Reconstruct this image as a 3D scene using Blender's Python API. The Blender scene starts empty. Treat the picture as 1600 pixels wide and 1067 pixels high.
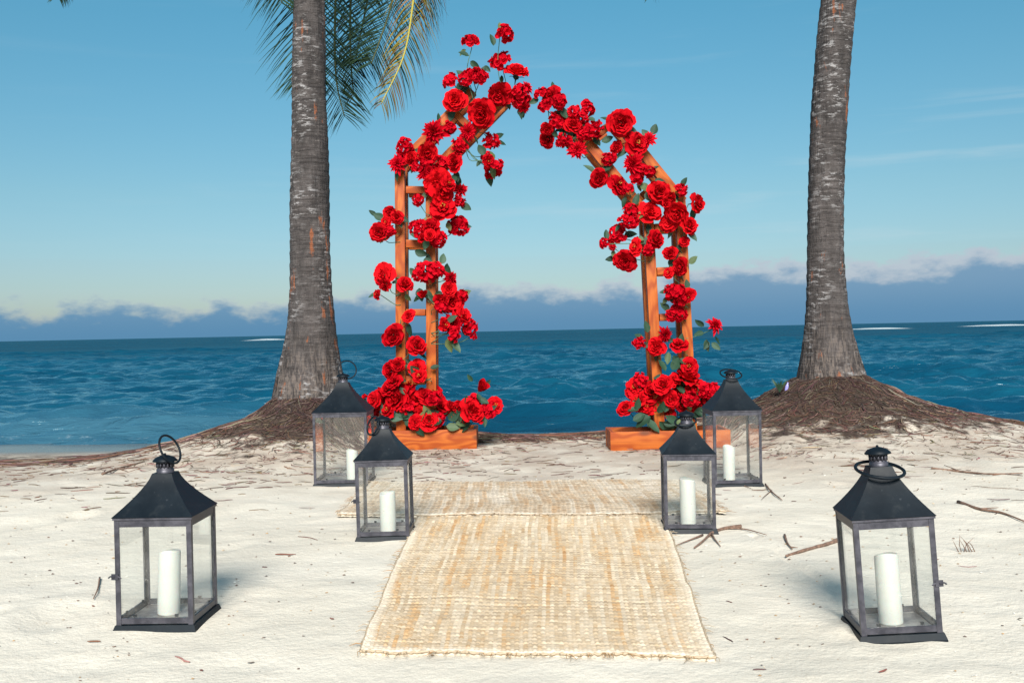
import bpy, bmesh, math, random
import numpy as np
from mathutils import Vector, Matrix

random.seed(7)
RNG = np.random.default_rng(7)
R = math.radians
scene = bpy.context.scene
C = scene.collection

# ------------------------------------------------------------------ camera
cam_data = bpy.data.cameras.new('camera')
cam_data.lens, cam_data.sensor_width = 36.0, 36.0
cam_data.clip_start, cam_data.clip_end = 0.05, 20000
cam = bpy.data.objects.new('camera', cam_data)
C.objects.link(cam)
cam.location = (0, 0, 1.0)
CAM_M = Matrix.Rotation(R(90 - 0.6), 3, 'X') @ Matrix.Rotation(R(-1.18), 3, 'Z')
cam.rotation_euler = CAM_M.to_euler()
scene.camera = cam

# ------------------------------------------------------------------ sky and sun
SUN_EL = 34.0
world = bpy.data.worlds.new('World')
scene.world = world
world.use_nodes = True
SKY_STRENGTH = 0.05
SUN_STRENGTH = 4.0
scene.view_settings.view_transform = 'Standard'
scene.view_settings.look = 'None'
scene.view_settings.gamma = 1.0
scene.view_settings.use_curve_mapping = False
scene.view_settings.exposure = 0.92


class NT:
    """small helper around a node tree"""
    def __init__(self, tree):
        self.t = tree
        tree.nodes.clear()

    def n(self, kind, **kw):
        nd = self.t.nodes.new(kind)
        for k, v in kw.items():
            setattr(nd, k, v)
        return nd

    def put(self, sock, v):
        if isinstance(v, bpy.types.NodeSocket):
            self.t.links.new(v, sock)
        elif v is not None:
            sock.default_value = v

    def math(self, op, a, b=None, c=None, clamp=False):
        nd = self.n('ShaderNodeMath', operation=op, use_clamp=clamp)
        for i, v in enumerate((a, b, c)):
            if v is not None:
                self.put(nd.inputs[i], v)
        return nd.outputs[0]

    def mix(self, f, a, b, mode='MIX'):
        nd = self.n('ShaderNodeMix', data_type='RGBA', blend_type=mode, clamp_factor=True)
        self.put(nd.inputs[0], f)
        self.put(nd.inputs[6], rgba(a))
        self.put(nd.inputs[7], rgba(b))
        return nd.outputs[2]

    def ramp(self, f, stops, interp='LINEAR'):
        nd = self.n('ShaderNodeValToRGB')
        el = nd.color_ramp.elements
        nd.color_ramp.interpolation = interp
        while len(el) < len(stops):
            el.new(0.5)
        for e, (p, c) in zip(el, stops):
            e.position = p
            e.color = rgba(c) if not isinstance(c, (int, float)) else (c, c, c, 1)
        self.put(nd.inputs[0], f)
        return nd.outputs[0]

    def smooth(self, v, lo, hi, a=0.0, b=1.0):
        nd = self.n('ShaderNodeMapRange', interpolation_type='SMOOTHSTEP')
        for i, x in enumerate((v, lo, hi, a, b)):
            self.put(nd.inputs[i], x)
        return nd.outputs[0]

    def noise(self, vec, scale, detail=4, rough=0.55, dist=0.0):
        nd = self.n('ShaderNodeTexNoise')
        self.put(nd.inputs['Vector'], vec)
        self.put(nd.inputs['Scale'], scale)
        self.put(nd.inputs['Detail'], detail)
        self.put(nd.inputs['Roughness'], rough)
        self.put(nd.inputs['Distortion'], dist)
        return nd.outputs[0]

    def mapping(self, vec, scale=(1, 1, 1), loc=(0, 0, 0), rot=(0, 0, 0)):
        nd = self.n('ShaderNodeMapping')
        self.put(nd.inputs['Vector'], vec)
        nd.inputs['Scale'].default_value = scale
        nd.inputs['Location'].default_value = loc
        nd.inputs['Rotation'].default_value = rot
        return nd.outputs[0]

    def comb(self, x, y, z):
        nd = self.n('ShaderNodeCombineXYZ')
        for i, v in enumerate((x, y, z)):
            self.put(nd.inputs[i], v)
        return nd.outputs[0]

    def coord(self, which='Object'):
        return self.n('ShaderNodeTexCoord').outputs[which]

    def attr(self, name, out='Fac'):
        return self.n('ShaderNodeAttribute', attribute_name=name).outputs[out]

    def bump(self, h, strength=0.5, dist=0.01, normal=None):
        nd = self.n('ShaderNodeBump')
        self.put(nd.inputs['Strength'], strength)
        self.put(nd.inputs['Distance'], dist)
        self.put(nd.inputs['Height'], h)
        self.put(nd.inputs['Normal'], normal)
        return nd.outputs[0]


def rgba(c):
    if isinstance(c, (tuple, list)) and len(c) == 3:
        return (*c, 1.0)
    return c


w = NT(world.node_tree)
sky = w.n('ShaderNodeTexSky', sky_type='NISHITA')
sky.sun_disc = False
sky.sun_elevation = R(SUN_EL)
sky.sun_rotation = R(180)
sky.altitude = 0
sky.air_density, sky.dust_density, sky.ozone_density = 1.0, 0.6, 2.0
d = w.coord('Generated')
sep = w.n('ShaderNodeSeparateXYZ')
w.put(sep.inputs[0], d)
el, dx, dy = sep.outputs[2], sep.outputs[0], sep.outputs[1]
az = w.math('ARCTAN2', dx, dy)
skycol = w.n('ShaderNodeHueSaturation')
w.put(skycol.inputs['Hue'], 0.490)
w.put(skycol.inputs['Saturation'], 1.05)
w.put(skycol.inputs['Value'], 1.0)
w.put(skycol.inputs['Color'], sky.outputs[0])
K = 1.0
# dusk air: the low sky is deeper and bluer than a noon sky, alike all round
duskramp = w.ramp(el, [(0.0, (0.68, 0.80, 0.98)), (0.06, (0.71, 0.85, 0.97)), (0.13, (0.74, 0.95, 0.97)), (0.34, (0.60, 1.20, 1.20)), (1.0, (0.54, 1.15, 1.20))])
skytint = w.mix(1.0, skycol.outputs[0], duskramp, 'MULTIPLY')
# thin high streaks
streak = w.noise(w.comb(w.math('MULTIPLY', az, 2.0), w.math('MULTIPLY', el, 26.0), 3.0), 1.6, 5, 0.55, 0.4)
sm = w.math('MULTIPLY', w.smooth(streak, 0.52, 0.78), w.smooth(el, 0.02, 0.10))
sm = w.math('MULTIPLY', sm, w.smooth(el, 0.42, 0.14))
c1 = w.mix(w.math('MULTIPLY', sm, w.smooth(az, -0.5, 0.5, 0.05, 0.40)), skytint, (6.0 * K, 7.4 * K, 8.0 * K))
# distant pale cumulus tops, then the blue bank in front of them
bil = w.noise(w.comb(w.math('MULTIPLY', az, 9.0), w.math('MULTIPLY', el, 18.0), 0.0), 3.4, 8, 0.60)
big = w.noise(w.comb(w.math('MULTIPLY', az, 3.2), 0.0, 7.3), 1.9, 2, 0.5)
side = w.smooth(az, -0.35, 0.5)
top = w.math('ADD', w.math('MULTIPLY', side, 0.026), w.math('MULTIPLY', w.math('SUBTRACT', big, 0.5), 0.055))
puff = w.noise(w.comb(w.math('MULTIPLY', az, 20.0), w.math('MULTIPLY', el, 7.0), 1.3), 1.0, 2, 0.45)
top = w.math('ADD', top, w.math('MULTIPLY', w.math('SUBTRACT', puff, 0.5), 0.034))
top = w.math('ADD', top, 0.037)
elb = w.math('ADD', el, w.math('MULTIPLY', w.math('SUBTRACT', bil, 0.5), -0.044))
hi = w.math('SUBTRACT', elb, top)
pale = w.math('MULTIPLY', w.smooth(hi, 0.003, -0.006), w.smooth(az, -0.7, 0.35, 0.10, 0.72))
c2 = w.mix(pale, c1, (5.3 * K, 5.7 * K, 6.7 * K))
top2 = w.math('SUBTRACT', top, w.smooth(az, -0.45, 0.45, 0.001, 0.007))
hi2 = w.math('SUBTRACT', elb, top2)
bankcol = w.mix(w.smooth(el, 0.0, 0.05), (0.88 * K, 2.65 * K, 4.65 * K), (1.8 * K, 3.45 * K, 5.2 * K))
c3 = w.mix(w.math('MULTIPLY', w.smooth(hi2, 0.002, -0.016), 0.92), c2, bankcol)
bg = w.n('ShaderNodeBackground')
w.put(bg.inputs[0], c3)
w.put(bg.inputs[1], SKY_STRENGTH)
wo = w.n('ShaderNodeOutputWorld')
w.put(wo.inputs[0], bg.outputs[0])

sun_data = bpy.data.lights.new('sun', 'SUN')
sun_data.energy = SUN_STRENGTH
sun_data.angle = R(24)
sun_data.color = (1.0, 0.955, 0.89)
sun = bpy.data.objects.new('sun', sun_data)
C.objects.link(sun)
sun.location = (0, -20, 12)
sun.rotation_euler = (R(90 - SUN_EL), 0, 0)

# ------------------------------------------------------------------ helpers
F = 1600.0


def ray(px, py):
    return CAM_M @ Vector(((px - 800) / F, -(py - 533.5) / F, -1.0))


def at(px, py, Y):
    """point of the place seen at (px, py) of the photograph, Y metres out"""
    r = ray(px, py)
    return Vector((0, 0, 1.0)) + r * (Y / r.y)


def on_ground(px, py, z=0.0):
    r = ray(px, py)
    return Vector((0, 0, 1.0)) + r * ((z - 1.0) / r.z)


def on_sand(px, py):
    z = 0.0
    for _ in range(12):
        p = on_ground(px, py, z)
        z = float(gz(np.array([p.x]), np.array([p.y]))[0])
    return on_ground(px, py, z)


def _hash(ix, iy, seed):
    h = (ix.astype(np.int64) * 374761393 + iy.astype(np.int64) * 668265263 + seed * 1442695041) & 0xFFFFFFFF
    h = ((h ^ (h >> 13)) * 1274126177) & 0xFFFFFFFF
    return ((h ^ (h >> 16)) & 0xFFFF) / 65535.0


def vnoise(x, y, seed=0):
    x, y = np.asarray(x, float), np.asarray(y, float)
    ix, iy = np.floor(x), np.floor(y)
    fx, fy = x - ix, y - iy
    fx, fy = fx * fx * (3 - 2 * fx), fy * fy * (3 - 2 * fy)
    a, b = _hash(ix, iy, seed), _hash(ix + 1, iy, seed)
    c, e = _hash(ix, iy + 1, seed), _hash(ix + 1, iy + 1, seed)
    return (a * (1 - fx) + b * fx) * (1 - fy) + (c * (1 - fx) + e * fx) * fy


def fbm(x, y, seed=0, n=4):
    s, a = 0, 0.5
    for i in range(n):
        s = s + a * (vnoise(x * 2 ** i, y * 2 ** i, seed + i) - 0.5)
        a *= 0.5
    return s


def sstep(x, a, b):
    t = np.clip((x - a) / (b - a), 0, 1)
    return t * t * (3 - 2 * t)


def tag(o, label=None, cat=None, group=None, kind=None):
    for k, v in (('label', label), ('category', cat), ('group', group), ('kind', kind)):
        if v:
            o[k] = v
    return o


def thing(name, label, cat, loc=(0, 0, 0), group=None, rot=(0, 0, 0)):
    o = bpy.data.objects.new(name, None)
    o.empty_display_size = 0.2
    o.location = loc
    o.rotation_euler = rot
    C.objects.link(o)
    return tag(o, label, cat, group)


def obj(name, me, parent=None, loc=(0, 0, 0), rot=None):
    o = bpy.data.objects.new(name, me)
    C.objects.link(o)
    o.parent = parent
    o.location = loc
    if rot is not None:
        if isinstance(rot, Matrix):
            o.rotation_euler = rot.to_euler()
        else:
            o.rotation_euler = rot
    return o


def mesh(name, verts, faces, mat, smooth=True, attrs=None, cols=None):
    me = bpy.data.meshes.new(name)
    me.from_pydata([tuple(v) for v in verts], [], [tuple(f) for f in faces])
    if smooth:
        me.polygons.foreach_set('use_smooth', [True] * len(me.polygons))
    if mat:
        me.materials.append(mat)
    for k, a in (attrs or {}).items():
        at_ = me.attributes.new(k, 'FLOAT', 'POINT')
        at_.data.foreach_set('value', np.asarray(a, np.float32).ravel())
    if cols is not None:
        ca = me.color_attributes.new('tint', 'FLOAT_COLOR', 'POINT')
        cc = np.ones((len(verts), 4), np.float32)
        cc[:, :3] = cols
        ca.data.foreach_set('color', cc.ravel())
    me.update()
    return me


def grid_faces(nr, nc, off=0, wrap=False):
    r = np.arange(nr - 1)[:, None]
    c = np.arange(nc if wrap else nc - 1)[None, :]
    c2 = (c + 1) % nc
    f = np.stack([r * nc + c + 0 * c2, r * nc + c2, (r + 1) * nc + c2, (r + 1) * nc + c], -1).reshape(-1, 4)
    return f + off


def grid_mesh(name, V, mat, attrs=None, cols=None, wrap=False):
    nr, nc = V.shape[:2]
    f = grid_faces(nr, nc, 0, wrap)
    me = bpy.data.meshes.new(name)
    me.vertices.add(nr * nc)
    me.vertices.foreach_set('co', V.astype(np.float32).ravel())
    me.loops.add(f.size)
    me.loops.foreach_set('vertex_index', f.ravel().astype(np.int32))
    me.polygons.add(len(f))
    me.polygons.foreach_set('loop_start', (np.arange(len(f)) * 4).astype(np.int32))
    me.polygons.foreach_set('loop_total', np.full(len(f), 4, np.int32))
    me.polygons.foreach_set('use_smooth', np.ones(len(f), bool))
    me.materials.append(mat)
    for k, a in (attrs or {}).items():
        at_ = me.attributes.new(k, 'FLOAT', 'POINT')
        at_.data.foreach_set('value', np.asarray(a, np.float32).ravel())
    if cols is not None:
        ca = me.color_attributes.new('tint', 'FLOAT_COLOR', 'POINT')
        cc = np.ones((nr * nc, 4), np.float32)
        cc[:, :3] = cols.reshape(-1, 3)
        ca.data.foreach_set('color', cc.ravel())
    me.update()
    me.validate()
    return me


class MB:
    """collects shapes that belong to one mesh"""
    def __init__(self):
        self.v, self.f, self.c = [], [], []

    def add(self, verts, faces, col=None):
        o = len(self.v)
        self.v.extend([tuple(x) for x in verts])
        self.f.extend([tuple(i + o for i in f) for f in faces])
        self.c.extend([col or (1, 1, 1)] * len(verts))

    def tube(self, pts, rad, sides=6, cap=True, col=None):
        pts = [Vector(p) for p in pts]
        n = len(pts)
        if not hasattr(rad, '__len__'):
            rad = [rad] * n
        up = Vector((0.13, 0.21, 0.97))
        verts, faces = [], []
        for i, p in enumerate(pts):
            t = (pts[min(i + 1, n - 1)] - pts[max(i - 1, 0)])
            t = t.normalized() if t.length > 1e-9 else Vector((0, 0, 1))
            if abs(t.dot(up)) > 0.97:
                up = Vector((0.9, 0.3, 0.1))
            a = t.cross(up).normalized()
            b = t.cross(a)
            for k in range(sides):
                an = 2 * math.pi * k / sides
                verts.append(p + (a * math.cos(an) + b * math.sin(an)) * rad[i])
        for i in range(n - 1):
            for k in range(sides):
                k2 = (k + 1) % sides
                faces.append((i * sides + k, i * sides + k2, (i + 1) * sides + k2, (i + 1) * sides + k))
        if cap:
            faces.append(tuple(range(sides))[::-1])
            faces.append(tuple((n - 1) * sides + k for k in range(sides)))
        self.add(verts, faces, col)

    def lathe(self, prof, seg=24, cap=True):
        n = len(prof)
        verts = [(r * math.cos(2 * math.pi * k / seg), r * math.sin(2 * math.pi * k / seg), z)
                 for r, z in prof for k in range(seg)]
        faces = [(i * seg + k, i * seg + (k + 1) % seg, (i + 1) * seg + (k + 1) % seg, (i + 1) * seg + k)
                 for i in range(n - 1) for k in range(seg)]
        if cap:
            faces.append(tuple(range(seg))[::-1])
            faces.append(tuple((n - 1) * seg + k for k in range(seg)))
        self.add(verts, faces)

    def box(self, lo, hi):
        x0, y0, z0 = lo
        x1, y1, z1 = hi
        v = [(x0, y0, z0), (x1, y0, z0), (x1, y1, z0), (x0, y1, z0), (x0, y0, z1), (x1, y0, z1), (x1, y1, z1), (x0, y1, z1)]
        self.add(v, [(0, 3, 2, 1), (4, 5, 6, 7), (0, 1, 5, 4), (1, 2, 6, 5), (2, 3, 7, 6), (3, 0, 4, 7)])

    def mesh(self, name, mat, smooth=True, colors=False):
        return mesh(name, self.v, self.f, mat, smooth, cols=np.array(self.c) if colors else None)


def bevel_box(name, lo, hi, mat, bev=0.004, seg=2):
    bm = bmesh.new()
    bmesh.ops.create_cube(bm, size=1)
    for v in bm.verts:
        for i in range(3):
            v.co[i] = lo[i] + (v.co[i] + 0.5) * (hi[i] - lo[i])
    bmesh.ops.bevel(bm, geom=bm.edges[:], offset=bev, segments=seg, profile=0.6, affect='EDGES')
    me = bpy.data.meshes.new(name)
    bm.to_mesh(me)
    bm.free()
    me.materials.append(mat)
    me.polygons.foreach_set('use_smooth', [True] * len(me.polygons))
    me.set_sharp_from_angle(angle=R(40))
    return me


def spline(pts, n):
    """Catmull-Rom through points"""
    P = [Vector(p) for p in pts]
    P = [P[0] * 2 - P[1]] + P + [P[-1] * 2 - P[-2]]
    out = []
    m = len(P) - 3
    for i in range(n):
        t = i / (n - 1) * m
        k = min(int(t), m - 1)
        t -= k
        a, b, c, e = P[k:k + 4]
        out.append(0.5 * (2 * b + (c - a) * t + (2 * a - 5 * b + 4 * c - e) * t * t + (3 * b - a - 3 * c + e) * t ** 3))
    return out


# ------------------------------------------------------------------ materials
def new_mat(name):
    m = bpy.data.materials.new(name)
    m.use_nodes = True
    return m, NT(m.node_tree)


def finish(t, color, rough=0.6, normal=None, **kw):
    p = t.n('ShaderNodeBsdfPrincipled')
    t.put(p.inputs['Base Color'], rgba(color))
    t.put(p.inputs['Roughness'], rough)
    t.put(p.inputs['Normal'], normal)
    for k, v in kw.items():
        t.put(p.inputs[k.replace('_', ' ')], v)
    o = t.n('ShaderNodeOutputMaterial')
    t.t.links.new(p.outputs[0], o.inputs[0])
    return p


def m_sand():
    m, t = new_mat('sand')
    co = t.coord('Object')
    big = t.noise(co, 0.9, 4, 0.55)
    mid = t.noise(co, 7, 5, 0.6)
    grain = t.noise(co, 220, 2, 0.6)
    col = t.mix(t.smooth(big, 0.35, 0.65), (0.56, 0.505, 0.415), (0.64, 0.585, 0.495))
    col = t.mix(t.math('MULTIPLY', t.smooth(mid, 0.45, 0.75), 0.28), col, (0.50, 0.42, 0.33))
    col = t.mix(0.35, col, t.ramp(grain, [(0.25, (0.42, 0.36, 0.28)), (0.5, (0.64, 0.58, 0.49)), (0.75, (0.82, 0.77, 0.68))]))
    # the back of the beach: littered, pinkish, its colour darkened for flash fall-off
    back = t.math('MULTIPLY', t.attr('litter'), t.smooth(t.noise(co, 2.2, 5, 0.6), 0.2, 0.62))
    col = t.mix(t.math('MULTIPLY', back, 0.9), col, (0.36, 0.285, 0.225))
    sp = t.smooth(t.noise(co, 38, 3, 0.7), 0.62, 0.70)
    col = t.mix(t.math('MULTIPLY', sp, t.math('MULTIPLY', t.attr('litter'), 0.6)), col, (0.20, 0.12, 0.085))
    e = t.math('ADD', t.attr('earth'), t.math('MULTIPLY', t.math('SUBTRACT', t.noise(co, 6, 6, 0.68), 0.5), 1.5))
    earth = t.ramp(t.noise(co, 30, 5, 0.7), [(0.3, (0.020, 0.013, 0.010)), (0.55, (0.058, 0.038, 0.028)), (0.75, (0.15, 0.105, 0.08))])
    col = t.mix(t.smooth(e, 0.35, 0.62), col, earth)
    wet = t.attr('wet')
    col = t.mix(wet, col, (0.14, 0.125, 0.105))
    h = t.math('ADD', t.math('MULTIPLY', mid, 0.7), t.math('MULTIPLY', t.noise(co, 45, 4, 0.6), 0.28))
    h = t.math('ADD', h, t.math('MULTIPLY', grain, 0.06))
    nb = t.bump(h, t.math('SUBTRACT', 0.55, t.math('MULTIPLY', wet, 0.45)), 0.03)
    finish(t, col, t.math('SUBTRACT', 0.95, t.math('MULTIPLY', wet, 0.75)), nb, Specular_IOR_Level=0.25)
    return m


def m_sea():
    m, t = new_mat('sea_water')
    co = t.coord('Object')
    near = t.mapping(co, (0.7, 1.4, 1))
    r1 = t.noise(near, 2.2, 4, 0.5, 0.5)
    r2 = t.noise(t.mapping(co, (0.24, 0.55, 1)), 1.5, 6, 0.62, 0.5)
    r3 = t.noise(t.mapping(co, (0.022, 0.07, 1)), 1.3, 6, 0.65, 0.3)
    y = t.n('ShaderNodeSeparateXYZ')
    t.put(y.inputs[0], co)
    far = t.smooth(y.outputs[1], 40, 220)
    n1 = t.bump(r1, 0.5, 0.13)
    n2 = t.bump(r2, 0.6, 0.32, n1)
    n3 = t.bump(r3, t.math('MULTIPLY', far, 0.9), 3.5, n2)
    shallow = t.attr('shallow')
    col = t.mix(t.smooth(r3, 0.35, 0.65), (0.002, 0.036, 0.072), (0.003, 0.055, 0.100))
    col = t.mix(t.math('MULTIPLY', t.smooth(r2, 0.42, 0.7), 0.5), col, (0.006, 0.080, 0.125))
    col = t.mix(shallow, col, (0.045, 0.125, 0.175))
    foam = t.math('ADD', t.attr('foam'), t.math('MULTIPLY', t.math('SUBTRACT', t.noise(t.mapping(co, (1, 1.6, 1)), 3.2, 6, 0.7), 0.5), 1.1))
    fm = t.math('MULTIPLY', t.smooth(foam, 0.42, 0.75), t.smooth(t.attr('foam'), 0.02, 0.2))
    col = t.mix(t.math('MULTIPLY', fm, 0.75), col, (0.62, 0.68, 0.70))
    fr = t.n('ShaderNodeFresnel')
    fr.inputs[0].default_value = 1.33
    t.put(fr.inputs[1], n3)
    fac = t.math('MULTIPLY', t.math('MINIMUM', fr.outputs[0], t.smooth(y.outputs[1], 16, 100, 0.84, 0.13)), t.math('SUBTRACT', 1.0, t.math('MULTIPLY', fm, 0.8)))
    df = t.n('ShaderNodeBsdfDiffuse')
    t.put(df.inputs[0], col)
    t.put(df.inputs[2], n3)
    gl = t.n('ShaderNodeBsdfGlossy')
    gl.inputs[0].default_value = (0.74, 0.95, 1.0, 1)
    gl.inputs['Roughness'].default_value = 0.14
    t.put(gl.inputs['Normal'], n3)
    mx = t.n('ShaderNodeMixShader')
    t.put(mx.inputs[0], fac)
    t.t.links.new(df.outputs[0], mx.inputs[1])
    t.t.links.new(gl.outputs[0], mx.inputs[2])
    o = t.n('ShaderNodeOutputMaterial')
    t.t.links.new(mx.outputs[0], o.inputs[0])
    return m


def m_wood():
    m, t = new_mat('stained_pine')
    co = t.coord('Object')
    rnd = t.n('ShaderNodeObjectInfo').outputs['Random']
    off = t.n('ShaderNodeVectorMath', operation='ADD')
    t.put(off.inputs[0], co)
    t.put(off.inputs[1], t.comb(t.math('MULTIPLY', rnd, 7.0), t.math('MULTIPLY', rnd, 13.0), t.math('MULTIPLY', rnd, 5.0)))
    v = off.outputs[0]
    warp = t.noise(t.mapping(v, (5, 5, 1.6)), 1.0, 2, 0.5)
    ring = t.math('ADD', t.math('MULTIPLY', warp, 9.0), t.noise(t.mapping(v, (18, 18, 0.5)), 1.0, 3, 0.5))
    ring = t.math('FRACT', ring)
    ring = t.smooth(t.math('ABSOLUTE', t.math('SUBTRACT', ring, 0.5)), 0.05, 0.5)
    fine = t.noise(t.mapping(v, (150, 150, 3.0)), 1.0, 3, 0.6)
    col = t.mix(ring, (0.275, 0.047, 0.0045), (0.40, 0.096, 0.012))
    col = t.mix(t.math('MULTIPLY', t.smooth(fine, 0.5, 0.75), 0.5), col, (0.17, 0.030, 0.007))
    knot = t.n('ShaderNodeTexVoronoi')
    t.put(knot.inputs['Vector'], t.mapping(v, (5, 5, 2.2)))
    t.put(knot.inputs['Scale'], 1.0)
    col = t.mix(t.smooth(knot.outputs[0], 0.17, 0.06), col, (0.13, 0.035, 0.012))
    wear = t.smooth(t.noise(t.mapping(v, (6, 6, 2)), 1.0, 4, 0.6), 0.55, 0.8)
    col = t.mix(t.math('MULTIPLY', wear, 0.35), col, (0.38, 0.115, 0.030))
    nb = t.bump(t.math('ADD', fine, t.math('MULTIPLY', ring, 0.6)), 0.25, 0.002)
    finish(t, col, t.math('ADD', 0.45, t.math('MULTIPLY', fine, 0.25)), nb, Specular_IOR_Level=0.25)
    return m


def m_metal():
    m, t = new_mat('dark_lantern_metal')
    co = t.coord('Object')
    a = t.noise(co, 9, 5, 0.6)
    col = t.mix(t.smooth(a, 0.35, 0.7), (0.004, 0.0072, 0.011), (0.007, 0.0115, 0.0165))
    sc = t.noise(t.mapping(co, (60, 60, 9)), 1.0, 4, 0.7)
    col = t.mix(t.math('MULTIPLY', t.smooth(sc, 0.64, 0.72), 0.18), col, (0.10, 0.11, 0.12))
    dust = t.math('MULTIPLY', t.smooth(t.noise(co, 26, 4, 0.65), 0.52, 0.85), 0.10)
    col = t.mix(dust, col, (0.12, 0.12, 0.115))
    rg = t.math('ADD', 0.36, t.math('MULTIPLY', a, 0.25))
    finish(t, col, rg, t.bump(t.noise(co, 35, 3, 0.6), 0.08, 0.004), Specular_IOR_Level=0.14)
    return m


def m_frame():
    m, t = new_mat('lit_frame_metal')  # paler grey holds the flash reflected by the frame; rust specks on top
    co = t.coord('Object')
    a = t.noise(co, 25, 5, 0.65)
    col = t.mix(t.smooth(a, 0.35, 0.7), (0.040, 0.039, 0.050), (0.085, 0.081, 0.098))
    rust = t.smooth(t.noise(co, 60, 3, 0.7), 0.66, 0.74)
    col = t.mix(t.math('MULTIPLY', rust, 0.5), col, (0.17, 0.09, 0.055))
    finish(t, col, t.math('ADD', 0.3, t.math('MULTIPLY', a, 0.3)), t.bump(a, 0.1, 0.002), Metallic=0.45)
    return m


def m_floor():
    m, t = new_mat('lantern_floor_metal')
    co = t.coord('Object')
    a = t.noise(co, 14, 5, 0.65)
    col = t.mix(t.smooth(a, 0.38, 0.66), (0.13, 0.12, 0.12), (0.34, 0.32, 0.29))
    finish(t, col, 0.45, None, Metallic=0.3)
    return m


def m_glass():
    m, t = new_mat('dusty_glass_pane')
    co = t.coord('Object')
    lw = t.n('ShaderNodeLayerWeight')
    lw.inputs[0].default_value = 0.5
    fr = t.math('ADD', 0.025, t.math('MULTIPLY', 0.55, t.math('POWER', lw.outputs['Facing'], 4.5)))
    tr = t.n('ShaderNodeBsdfTransparent')
    tr.inputs[0].default_value = (0.985, 0.992, 0.99, 1)
    gl = t.n('ShaderNodeBsdfGlossy')
    gl.inputs['Roughness'].default_value = 0.03
    gl.inputs[0].default_value = (1, 1, 1, 1)
    df = t.n('ShaderNodeBsdfDiffuse')
    df.inputs[0].default_value = (0.62, 0.60, 0.56, 1)
    mx = t.n('ShaderNodeMixShader')
    t.put(mx.inputs[0], fr)
    t.t.links.new(tr.outputs[0], mx.inputs[1])
    t.t.links.new(gl.outputs[0], mx.inputs[2])
    dust = t.math('ADD', 0.006, t.math('MULTIPLY', t.smooth(t.noise(co, 9, 5, 0.65), 0.42, 0.85), 0.045))
    spot = t.math('MULTIPLY', t.smooth(t.noise(co, 70, 2, 0.6), 0.70, 0.74), 0.22)
    mx2 = t.n('ShaderNodeMixShader')
    t.put(mx2.inputs[0], t.math('MAXIMUM', dust, spot))
    t.t.links.new(mx.outputs[0], mx2.inputs[1])
    t.t.links.new(df.outputs[0], mx2.inputs[2])
    o = t.n('ShaderNodeOutputMaterial')
    t.t.links.new(mx2.outputs[0], o.inputs[0])
    return m


def m_candle():
    m, t = new_mat('ivory_wax')
    co = t.coord('Object')
    a = t.noise(co, 18, 4, 0.6)
    col = t.mix(a, (0.47, 0.475, 0.43), (0.53, 0.535, 0.49))
    finish(t, col, 0.5, t.bump(a, 0.1, 0.006), Subsurface_Weight=0.25, Subsurface_Scale=0.02)
    return m


def m_petal(name, c0, c1):
    m, t = new_mat(name)
    rnd = t.n('ShaderNodeObjectInfo').outputs['Random']
    co = t.coord('Object')
    col = t.mix(rnd, c0, c1)
    vein = t.noise(t.mapping(co, (1, 1, 1)), 9, 4, 0.6)
    col = t.mix(t.math('MULTIPLY', t.smooth(vein, 0.42, 0.75), 0.45), col, tuple(x * 0.45 for x in c0))
    p = t.n('ShaderNodeBsdfPrincipled')
    t.put(p.inputs['Base Color'], col)
    p.inputs['Roughness'].default_value = 0.75
    p.inputs['Specular IOR Level'].default_value = 0.05
    tl = t.n('ShaderNodeBsdfTranslucent')
    t.put(tl.inputs[0], col)
    mx = t.n('ShaderNodeMixShader')
    mx.inputs[0].default_value = 0.15
    t.t.links.new(p.outputs[0], mx.inputs[1])
    t.t.links.new(tl.outputs[0], mx.inputs[2])
    o = t.n('ShaderNodeOutputMaterial')
    t.t.links.new(mx.outputs[0], o.inputs[0])
    return m


def m_leaf():
    m, t = new_mat('rose_leaf_green')
    rnd = t.n('ShaderNodeObjectInfo').outputs['Random']
    co = t.coord('Object')
    col = t.ramp(rnd, [(0.0, (0.008, 0.028, 0.016)), (0.55, (0.016, 0.050, 0.026)), (0.80, (0.045, 0.085, 0.055)), (0.93, (0.10, 0.13, 0.045)), (1.0, (0.15, 0.12, 0.04))])
    v = t.noise(co, 40, 4, 0.6)
    col = t.mix(t.math('MULTIPLY', v, 0.4), col, (0.02, 0.05, 0.02))
    finish(t, col, 0.6, t.bump(v, 0.3, 0.004), Specular_IOR_Level=0.3)
    return m


def m_plain(name, c, rough=0.7, var=0.3, scale=20, **kw):
    m, t = new_mat(name)
    co = t.coord('Object')
    a = t.noise(co, scale, 5, 0.65)
    col = t.mix(t.smooth(a, 0.3, 0.7), tuple(x * (1 - var) for x in c), tuple(min(1, x * (1 + var)) for x in c))
    finish(t, col, rough, t.bump(a, 0.25, 0.004), **kw)
    return m


def m_tint(name, rough=0.85, bump=0.3, scale=60):
    m, t = new_mat(name)
    co = t.coord('Object')
    a = t.noise(co, scale, 4, 0.65)
    col = t.mix(t.math('MULTIPLY', t.smooth(a, 0.4, 0.75), 0.35), t.attr('tint', 'Color'), (0.05, 0.032, 0.024))
    finish(t, col, rough, t.bump(a, bump, 0.004))
    return m


def m_jute():
    m, t = new_mat('woven_jute')
    co = t.coord('Object')
    fib = t.noise(t.mapping(co, (90, 400, 200)), 1.0, 3, 0.7)
    col = t.mix(t.math('MULTIPLY', t.smooth(fib, 0.45, 0.75), 0.35), t.attr('tint', 'Color'), (0.30, 0.19, 0.10))
    finish(t, col, 0.95, t.bump(fib, 0.5, 0.003), Specular_IOR_Level=0.2)
    return m


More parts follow.
